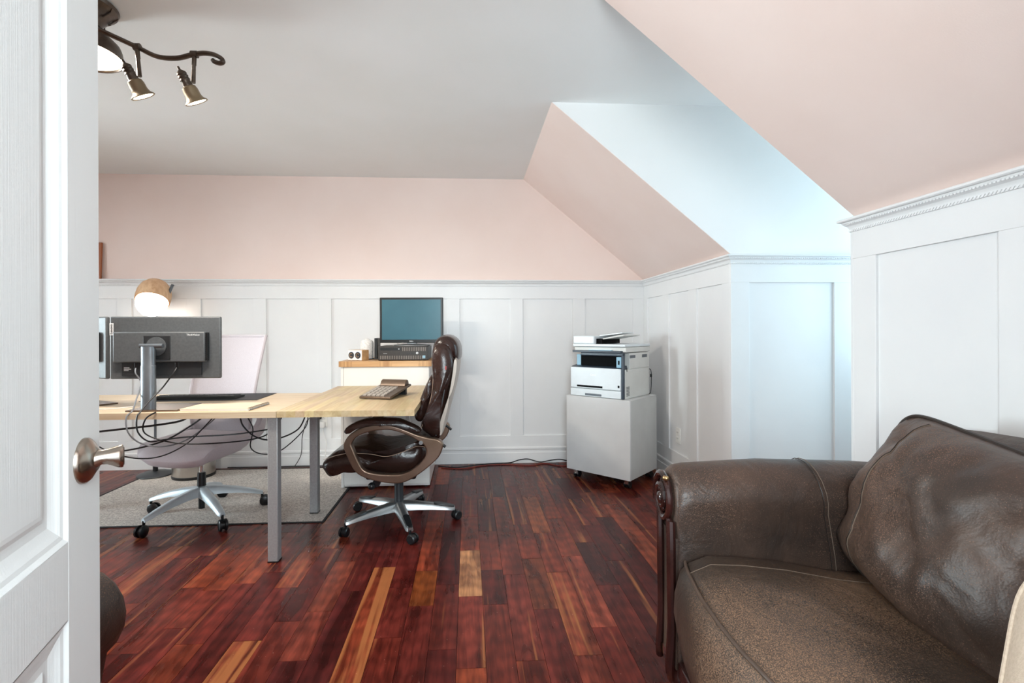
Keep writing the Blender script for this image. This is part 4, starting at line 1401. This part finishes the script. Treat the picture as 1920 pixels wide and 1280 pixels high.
# the hood: half of an egg, open below, tilted
Mh = Matrix.Rotation(R(-8), 3, 'Y') @ Matrix.Rotation(R(-32), 3, 'X')
prof = [(0.118, -0.045), (0.122, -0.01), (0.119, 0.04), (0.104, 0.09), (0.078, 0.125), (0.040, 0.147), (0.0005, 0.153), (0.0005, 0.146), (0.037, 0.140), (0.073, 0.119), (0.098, 0.086), (0.112, 0.04), (0.115, -0.01), (0.112, -0.045)]
hood = G()
hood.lathe(prof, (0, 0, 0), 40)
hood.v = [tuple(Mh @ Vector((x, y, z)) + Vector((-0.010, 0.0, 1.425))) for x, y, z in hood.v]
obj('hood', hood, 'lamp_wood', lp, angle=60)
obj('globe', G().sphere((-0.012, -0.02, 1.372), 0.108, 28, 18), 'globe', lp, angle=80)
obj('swing_arm', G().cyl((0.075, 0.02, 1.405), (0.128, 0.02, 1.525), 0.011, n=12), 'column_metal', lp)
obj('joint', G().cyl((0, -0.02, 1.28), (0, 0.02, 1.28), 0.016), 'column_metal', lp)
bn = thing('waste_bin', 'round brushed steel bin on the rug behind the task chair', 'bin', (-2.17, 4.02, 0.0052))
obj('body', G().lathe([(0.0001, 0.02), (0.148, 0.02), (0.150, 0.03), (0.150, 0.30), (0.147, 0.305), (0.143, 0.30), (0.143, 0.04), (0.0001, 0.04)], n=40), 'steel', bn)
obj('base_ring', G().lathe([(0.0001, 0.0), (0.150, 0.0), (0.153, 0.004), (0.153, 0.018), (0.150, 0.021), (0.0001, 0.021)], n=40), 'black_plastic', bn)

# ------------------------------------------------------------------ ceiling fixture
fx = thing('ceiling_spotlight', 'dark bronze ceiling fixture with a scrolled arm and lit spot heads', 'ceiling light', (-1.545, 2.06, 0))
obj('canopy', G().lathe([(0.0001, 2.459), (0.118, 2.459), (0.125, 2.452), (0.120, 2.440), (0.098, 2.428), (0.090, 2.412), (0.078, 2.398), (0.070, 2.385), (0.066, 2.372), (0.0001, 2.370)], n=40), 'bronze', fx)
for k in range(10):
    a = 2 * PI * k / 10
    d = Vector((math.cos(a), math.sin(a), 0))
    t = Vector((-math.sin(a), math.cos(a), 0))
    obj('leaf_relief', G().tube(catmull([d * 0.118 + Vector((0, 0, 2.440)), d * 0.103 + t * 0.012 + Vector((0, 0, 2.428)), d * 0.092 + Vector((0, 0, 2.408)), d * 0.086 - t * 0.008 + Vector((0, 0, 2.400))], 4), [0.003] * 12 + [0.0012], 6), 'bronze', fx)
sh = obj('shade', G().lathe([(0.055, 2.375), (0.060, 2.362), (0.078, 2.345), (0.105, 2.328), (0.128, 2.305), (0.135, 2.285), (0.136, 2.272), (0.139, 2.258), (0.142, 2.250), (0.137, 2.249), (0.132, 2.258), (0.130, 2.272), (0.128, 2.284), (0.10, 2.32), (0.05, 2.34)], n=44), 'bronze', fx)
obj('diffuser', G().lathe([(0.132, 2.256), (0.09, 2.253), (0.0001, 2.252)], n=40), 'bulb', sh)
arm = catmull([(0.0, -0.14, 2.300), (0.06, -0.142, 2.300), (0.12, -0.125, 2.294), (0.19, -0.085, 2.276), (0.245, -0.045, 2.262), (0.30, -0.01, 2.246), (0.37, 0.0, 2.247), (0.43, 0.0, 2.262), (0.475, 0.0, 2.270), (0.515, 0.0, 2.266), (0.545, 0.0, 2.252), (0.553, 0.0, 2.238), (0.540, 0.0, 2.231), (0.520, 0.0, 2.236), (0.513, 0.0, 2.243)], 6)
obj('scroll_arm', G().tube(arm, 0.0085, 10, ry=0.012), 'bronze', fx)
for (ax_, ay_, az_, tx) in ((0.245, -0.045, 2.262, 0.0), (0.440, 0.0, 2.264, 0.0)):
    top = Vector((ax_, ay_, az_))
    st_ = G().cyl(top + Vector((-.012, 0, 0)), top + Vector((.012, 0, 0)), 0.014, n=14)
    hp = obj('spot_head', st_, 'bronze', fx)
    low = top + Vector((0.012 if ax_ < 0.3 else -0.002, -0.005, -0.118))
    sg = G().tube([top + Vector((0, 0, -0.008)), top * 0.62 + low * 0.38, top * 0.6 + low * 0.4, low], [0.0085, 0.0085, 0.007, 0.0085], 10)
    obj('stem', sg, 'bronze', hp)
    # lamp body: axis from its finial down to the mouth
    ax3 = Vector((0.33, 0.39, -0.88)).normalized()
    org = low + Vector((-0.030, -0.038, 0.028))
    Q = ax3.to_track_quat('Z', 'Y').to_matrix()
    nk = G().lathe([(0.0001, -0.018), (0.004, -0.016), (0.005, -0.004), (0.010, 0.0), (0.017, 0.006), (0.019, 0.012), (0.017, 0.016), (0.0195, 0.022), (0.017, 0.028), (0.0195, 0.034), (0.017, 0.040), (0.019, 0.048), (0.019, 0.058), (0.0001, 0.058)], org, 20, Q)
    obj('lamp_neck', nk, 'bronze', hp)
    bl = G().lathe([(0.017, 0.056), (0.026, 0.062), (0.029, 0.075), (0.029, 0.095), (0.033, 0.108), (0.043, 0.117), (0.0445, 0.120), (0.042, 0.122), (0.038, 0.1195), (0.028, 0.112), (0.020, 0.10)], org, 24, Q)
    obj('lamp_bell', bl, 'spot_glass', hp)
    obj('lamp_face', G().lathe([(0.037, 0.1195), (0.0001, 0.1185)], org, 22, Q), 'bulb', hp)
    sd_ = bpy.data.lights.new('spot_beam', 'SPOT')
    sd_.energy, sd_.color, sd_.spot_size, sd_.spot_blend, sd_.shadow_soft_size = 15, (1.0, 0.92, 0.80), R(145), 0.8, 0.03
    so = bpy.data.objects.new('spot_beam', sd_)
    C.objects.link(so)
    so.parent = fx
    so.location = org + ax3 * 0.135
    so.rotation_euler = ax3.to_track_quat('-Z', 'Y').to_euler()
sd_ = bpy.data.lights.new('shade_light', 'AREA')
sd_.shape, sd_.size = 'DISK', 0.24
sd_.energy, sd_.color = 11, (1.0, 0.93, 0.84)
so = bpy.data.objects.new('shade_light', sd_)
C.objects.link(so)
so.parent = fx
so.location = (0, 0, 2.244)

# ------------------------------------------------------------------ leather sofa and armchair
def pillow(w_, h_, t_, nx=26, ny=20, crease=0.012, seed=0, round_=5.0, flat=0.75):
    """knife-edge cushion in local x (thickness), y (width), z (height); returns grid points of front/back"""
    F, B = [], []
    for j in range(ny + 1):
        for i in range(nx + 1):
            u, v = -1 + 2 * i / nx, -1 + 2 * j / ny
            rr = (abs(u) ** round_ + abs(v) ** round_) ** (1 / round_)
            sc = max(abs(u), abs(v)) / rr if rr > 1e-6 else 1
            y, z = u * sc * w_ / 2, v * sc * h_ / 2
            e = max(0.0, (1 - abs(u) ** 3.2)) ** flat * max(0.0, (1 - abs(v) ** 3.2)) ** flat
            nz = noise.fractal(Vector((u * 1.7 + seed, v * 1.3, seed * 1.7)), 1.0, 2.0, 4) * crease
            # folds running out of the corners
            fold = math.sin(7 * (u + v) + seed) * crease * 0.5 * (abs(u) * abs(v))
            F.append(Vector((-(t_ / 2) * e - (nz + fold) * (e > 0.001), y, z)))
            B.append(Vector(((t_ / 2) * 0.7 * e, y, z)))
    return F, B, nx, ny


def pillow_mesh(F, B, nx, ny, M):
    n1 = (nx + 1) * (ny + 1)
    fs = []
    for j in range(ny):
        for i in range(nx):
            a = j * (nx + 1) + i
            fs.append((a, a + 1, a + nx + 2, a + nx + 1))
            fs.append((n1 + a, n1 + a + nx + 1, n1 + a + nx + 2, n1 + a + 1))
    return G().add([M @ p for p in F + B], fs)


def rim(F, nx, ny, M):
    ids = [i for i in range(nx + 1)] + [j * (nx + 1) + nx for j in range(1, ny + 1)] + [ny * (nx + 1) + i for i in range(nx - 1, -1, -1)] + [j * (nx + 1) for j in range(ny - 1, 0, -1)]
    return [M @ F[i] for i in ids]


def seat_cushion(y0, y1, xf, xb, seed, bow):
    """top crowned and sloping back, front rolling over to a welt and down"""
    g = G()
    ny, prof = 22, None
    secs, welt = [], []
    for i in range(ny + 1):
        t = i / ny
        e = max(0.0, 1 - abs(2 * t - 1) ** 6)
        y = y0 + (y1 - y0) * t
        bw = bow * math.sin(PI * min(1, max(0, t))) ** 0.7
        cr = 0.022 * math.sin(PI * t) ** 0.6
        nz = lambda k: noise.fractal(Vector((k * 1.9 + seed, t * 2.1, seed)), 1.0, 2.0, 3) * 0.008
        xs = xf - bw
        P = [(xs + 0.03, 0.205), (xs - 0.012, 0.235), (xs - 0.026 - nz(1), 0.30), (xs - 0.024 - nz(2), 0.36), (xs - 0.008, 0.425), (xs + 0.012, 0.446 + cr * 0.6 + nz(3)),
             (xs + 0.07, 0.462 + cr + nz(4)), (xs + 0.16, 0.464 + cr + nz(5)), (xs + 0.28, 0.452 + cr + nz(6)), (xs + 0.42, 0.432 + cr * .8 + nz(7)), (xb - 0.06, 0.412 + cr * .5), (xb, 0.395), (xb, 0.25), (xb - 0.1, 0.205)]
        q = 0.90 + 0.10 * e ** 0.5
        cz = 0.31
        secs.append([Vector((x, y, cz + (z - cz) * q)) for x, z in P])
        welt.append(secs[-1][5] + Vector((-0.004, 0, 0.004)))
    g.loft(secs)
    stitch = [secs[ny - 4][k] + Vector((0, 0, 0.0008)) for k in range(5, 11)]
    return g, welt, stitch


def make_sofa(name, label, cat, loc, rz, length, cush, zs=1.0, seed=1, mats=('sofa_leather', 'seat_leather'), backs=True, depth=0.92, facing=True, rr=0.105):
    t = thing(name, label, cat, loc, rz)
    LT, SM = mats
    rc, rz_ = 0.110, 0.605 * zs
    for side_, yb in ((1, 0.0), (-1, -length)):
        Y = lambda y: yb + side_ * y
        ol = [(0.0, 0.10), (0.0, 0.30), (0.0, 0.45)]
        for k in range(15):
            a = R(200 - k * 18)
            ol.append((rc + rr * math.cos(a), rz_ + rr * math.sin(a)))
        ol += [(0.165, 0.42 * zs), (0.165, 0.30), (0.165, 0.10)]
        if side_ < 0:
            pass
        secs = []
        for x, k in ((0.006, 0.90), (0.012, 0.955), (0.028, 0.99), (0.06, 1.0), (0.3, 1.0), (0.6, 1.0), (depth - 0.08, 1.0), (depth - 0.02, 0.98)):
            dip = 0.016 * math.sin(PI * min(1, x / depth)) - 0.012 * (1 - min(1, x / 0.25)) - 0.02 * x
            secs.append([Vector((x, Y(0.0825 + (y - 0.0825) * (k if z > 0.12 else 1)), (0.35 + (z - 0.35) * k) + (dip if z > 0.4 else 0))) for y, z in ol])
        ar = obj('arm', G().loft(secs), LT, t, angle=50)
        # seam around the roll
        sx = 0.46
        k_ = 1.006
        for dx in (-0.006, 0.006):
            pts = []
            for y, z in ol[1:-4]:
                dip = 0.016 * math.sin(PI * min(1, sx / depth)) - 0.02 * sx
                pts.append((sx + dx + (z - 0.45) * -0.10, Y(0.0825 + (y - 0.0825) * k_ - (0.0012 if y < 0.02 else 0)), 0.35 + (z - 0.35) * k_ + (dip if z > 0.4 else 0)))
            obj('seam', G().tube(pts, 0.0013, 5), 'piping' if dx < 0 else 'thread', ar)
        if not facing:
            continue
        # carved wooden facing: volute on the roll and a long double strip to the foot
        vol = []
        for k in range(30):
            a = R(-20 + k * 26)
            r_ = 0.088 - k * 0.0026
            vol.append((-0.006 - 0.001 * k * 0.3, Y(rc + r_ * math.cos(a)), rz_ - 0.012 + r_ * math.sin(a)))
        fc = obj('arm_facing', G().tube(vol, [0.011] * 20 + [0.010 - 0.0004 * k for k in range(10)], 8), 'carved_wood', t)
        for y_, r_ in ((0.020, 0.012), (0.045, 0.009), (0.135, 0.012)):
            obj('strip', G().tube(catmull([(-0.006, Y(y_ + 0.012), 0.545 * zs), (-0.008, Y(y_ + 0.002), 0.46 * zs), (-0.008, Y(y_), 0.36), (-0.006, Y(y_ + 0.003), 0.22), (-0.010, Y(y_ + 0.012), 0.10), (-0.006, Y(y_ + 0.020), 0.055)], 5), r_, 8), 'carved_wood', fc)
        obj('rosette', G().sphere((-0.014, Y(rc), rz_ - 0.012), 0.022, 14, 8, 0.6), 'carved_wood', fc)
        for k in range(6):
            a = R(60 * k)
            obj('petal', G().sphere((-0.012, Y(rc + 0.030 * math.cos(a)), rz_ - 0.012 + 0.030 * math.sin(a)), 0.012, 10, 6, 0.6), 'carved_wood', fc)
        for k in range(2):
            obj('stud', G().sphere((-0.016, Y(0.048 + 0.016 * k), rz_ + 0.068 - 0.004 * k), 0.008, 10, 6), 'brass', fc)
        obj('facing_panel', G().prism([(Y(0.01), 0.10), (Y(0.155), 0.10), (Y(0.155), 0.50 * zs), (Y(0.01), 0.50 * zs)], lambda a, b, d: (d, a, b), 0.0, 0.008), LT, t)
    # base, back, feet
    obj('base', G().box(0.02, depth - 0.02, -length - 0.01, 0.01, 0.09, 0.21), LT, t, bevel=0.01)
    obj('front_rail', G().box(0.0, 0.025, -length, 0.0, 0.085, 0.135), 'carved_wood', t, bevel=0.006)
    bs = []
    for i in range(15):
        tt = i / 14
        y = 0.17 - (length + 0.34) * tt
        e = (1 - abs(2 * tt - 1) ** 8)
        top = 0.825 * zs + 0.02 * math.sin(PI * tt)
        P = [(depth - 0.20, 0.20), (depth - 0.19, 0.45), (depth - 0.15, top - 0.07), (depth - 0.12, top - 0.015), (depth - 0.06, top + 0.012), (depth, top - 0.01), (depth + 0.03, top - 0.06), (depth + 0.01, top - 0.13), (depth - 0.01, 0.45), (depth - 0.01, 0.10)]
        q = 0.94 + 0.06 * e
        bs.append([Vector((x, y, 0.3 + (z - 0.3) * q)) for x, z in P])
    obj('back', G().loft(bs), LT, t, angle=50)
    for y in (0.08, -length - 0.08):
        for x in (0.02, depth - 0.06):
            obj('foot', G().lathe([(0.0001, 0), (0.022, 0), (0.03, 0.02), (0.034, 0.05), (0.026, 0.075), (0.034, 0.10), (0.0001, 0.10)], (x + 0.01, y, 0), 18), 'carved_wood', t)
    cw = length / cush
    for c in range(cush):
        y1, y0 = -c * cw - 0.002, -(c + 1) * cw + 0.002
        g, welt, stitch = seat_cushion(y0, y1, 0.02, depth - 0.20, seed + c * 3.3, 0.055)
        scu = obj('seat_cushion', g, SM, t, angle=60)
        obj('piping', G().tube(catmull(welt, 3), 0.0045, 8), 'welt', scu)
        obj('stitching', G().tube(stitch, 0.0012, 5), 'thread', scu)
        if backs:
            F, B, nx, ny = pillow(cw + 0.02, 0.48, 0.30, nx=44, ny=34, crease=0.029, seed=seed + c * 5.1, round_=9.0, flat=0.62)
            Mc = Matrix.Translation((depth - 0.315, -(c + 0.5) * cw + (0.03 if c == 0 else 0.0), 0.630)) @ Matrix.Rotation(R(20), 4, 'Y') @ Matrix.Rotation(R(8 if c == 0 else -2), 4, 'X')
            bc = obj('back_cushion', pillow_mesh(F, B, nx, ny, Mc), LT, t, angle=70)
            obj('piping', G().tube(rim(F, nx, ny, Mc), 0.0065, 8, closed=True), 'piping', bc)
            for col in (nx - 10,):
                for dx in (0, 1):
                    pts = [Mc @ (F[j * (nx + 1) + col] + Vector((-0.001, 0.004 * dx, 0))) for j in range(1, ny)]
                    obj('seam', G().tube(pts, 0.0014, 5), 'piping' if dx else 'thread', bc)
    return t


sofa = make_sofa('sofa', 'worn dark brown leather sofa with rolled arms against the white panelling', 'sofa', (0.63, 1.45, 0), R(-5), 1.24, 2, seed=2, depth=0.90)
chair2 = make_sofa('armchair', 'brown leather armchair with a rounded arm peeking out behind the door', 'armchair', (-0.955, 1.12, 0), R(-90), 0.58, 1, zs=0.90, facing=False, rr=0.11, seed=9, mats=('sofa_leather', 'sofa_leather'), backs=True, depth=0.86)
F, B, nx, ny = pillow(0.36, 0.36, 0.15, nx=20, ny=20, crease=0.012, seed=4.2)
tp = thing('throw_pillow', 'beige fabric throw pillow on the sofa seat', 'pillow', (1.00, 0.632, 0.565), R(-5))
Mp = Matrix.Rotation(R(30), 4, 'Z') @ Matrix.Rotation(R(28), 4, 'Y')
obj('cover', pillow_mesh(F, B, nx, ny, Mp), 'pillow_beige', tp, angle=70)
obj('edge_seam', G().tube(rim(F, nx, ny, Mp), 0.004, 6, closed=True), 'pillow_beige', tp)

# ------------------------------------------------------------------ small wall things
def outlet(name, label, to3, m='outlet'):
    t = thing(name, label, 'outlet')
    g = G()
    def bx(a0, a1, o0, o1, z0, z1):
        vs = [to3(a, o_, z) for z in (z0, z1) for o_ in (o0, o1) for a in (a0, a1)]
        return G().add(vs, [(0, 1, 3, 2), (4, 6, 7, 5), (0, 4, 5, 1), (2, 3, 7, 6), (0, 2, 6, 4), (1, 5, 7, 3)])
    obj('cover_plate', bx(-0.036, 0.036, 0.0, 0.006, -0.058, 0.058), m, t, bevel=0.002)
    for z in (-0.022, 0.022):
        s_ = obj('socket', bx(-0.017, 0.017, 0.005, 0.008, z - 0.015, z + 0.015), m, t, bevel=0.002)
        for a in (-0.007, 0.007):
            obj('slot', bx(a - 0.0015, a + 0.0015, 0.0075, 0.0085, z - 0.004, z + 0.006), 'bezel', s_)
    return t


outlet('wall_outlet', 'white double outlet low on the side wall beside the printer', lambda a, o_, z: (XR - 0.003 - o_, 3.55 + a, 0.362 + z))
outlet('wall_outlet', 'white double outlet with plugs low on the back wall behind the desk leg', lambda a, o_, z: (-1.225 + a, YB - 0.003 - 0.012 - o_, 0.395 + z))
ch = thing('wall_charger', 'white charger with a thin cord plugged in behind the desk leg', 'charger', (-1.225, YB - 0.03, 0.38))
obj('block', G().box(-0.024, 0.024, -0.04, 0.006, -0.045, 0.0), 'white_cable', ch, bevel=0.004)
obj('cord', G().tube(catmull([(0.01, -0.03, -0.045), (0.02, -0.045, -0.09), (0.045, -0.05, -0.16), (0.035, -0.05, -0.28), (0.03, -0.06, -0.372)], 6), 0.003, 6), 'white_cable', ch)
bp = thing('black_plug', 'small black plug in the upper socket behind the desk leg', 'plug', (-1.245, YB - 0.024, 0.417))
obj('body', G().box(-0.05, 0.012, -0.035, 0.0, -0.012, 0.012), 'cable', bp, bevel=0.004)
obj('cord', G().tube(catmull([(-0.05, -0.02, 0), (-0.10, -0.03, -0.02), (-0.14, -0.03, -0.15), (-0.15, -0.03, -0.3), (-0.20, -0.035, -0.398)], 5), 0.003, 6), 'cable', bp)

for pts, m, lb, nm in (
    ([(-0.25, 4.16, 0.005), (-0.10, 4.10, 0.006), (0.05, 4.16, 0.006), (0.2, 4.205, 0.006), (0.36, 4.2, 0.012), (0.44, 4.215, 0.03), (0.52, 4.22, 0.035), (0.62, 4.205, 0.012), (0.72, 4.22, 0.022), (0.80, 4.21, 0.03), (0.88, 4.20, 0.012), (1.0, 4.15, 0.006)], 'cable', 'black floor cable running along the baseboard toward the printer', 'floor_cable'),
    ([(-0.22, 4.10, 0.004), (-0.02, 4.07, 0.005), (0.12, 4.15, 0.005), (0.28, 4.17, 0.005), (0.42, 4.15, 0.005), (0.55, 4.13, 0.005), (0.66, 4.18, 0.005), (0.78, 4.09, 0.005), (0.92, 4.12, 0.005), (1.02, 4.10, 0.005)], 'red_cable', 'dark red floor cable twisting along the baseboard toward the printer', 'floor_cable'),
    ([(-2.0, 4.208, 0.012), (-1.7, 4.205, 0.012), (-1.45, 4.21, 0.012), (-1.2, 4.205, 0.012), (-0.96, 4.206, 0.012)], 'cable', 'black floor cable along the baseboard behind the rug', 'floor_cable')):
    tag(obj(nm, G().tube(catmull(pts, 8), 0.0045, 6), m), lb, 'cable')

pic = thing('wooden_frame', 'reddish wooden picture frame leaning on the cornice by the door', 'frame', (-3.24, YB - 0.03, 1.583), 0)
Mf = Matrix.Rotation(R(-3), 4, 'X')
fg = G()
for d in ((-0.22, -0.19, 0.0, 0.3), (0.195, 0.225, 0.0, 0.3), (-0.19, 0.195, 0.0, 0.03), (-0.19, 0.195, 0.27, 0.3)):
    fg.box(d[0], d[1], -0.012, 0.006, d[2], d[3], M=Mf)
obj('frame', fg, 'picture_wood', pic)
obj('backing', G().box(-0.19, 0.195, -0.004, 0.004, 0.03, 0.27, M=Mf), 'tan_card', pic)
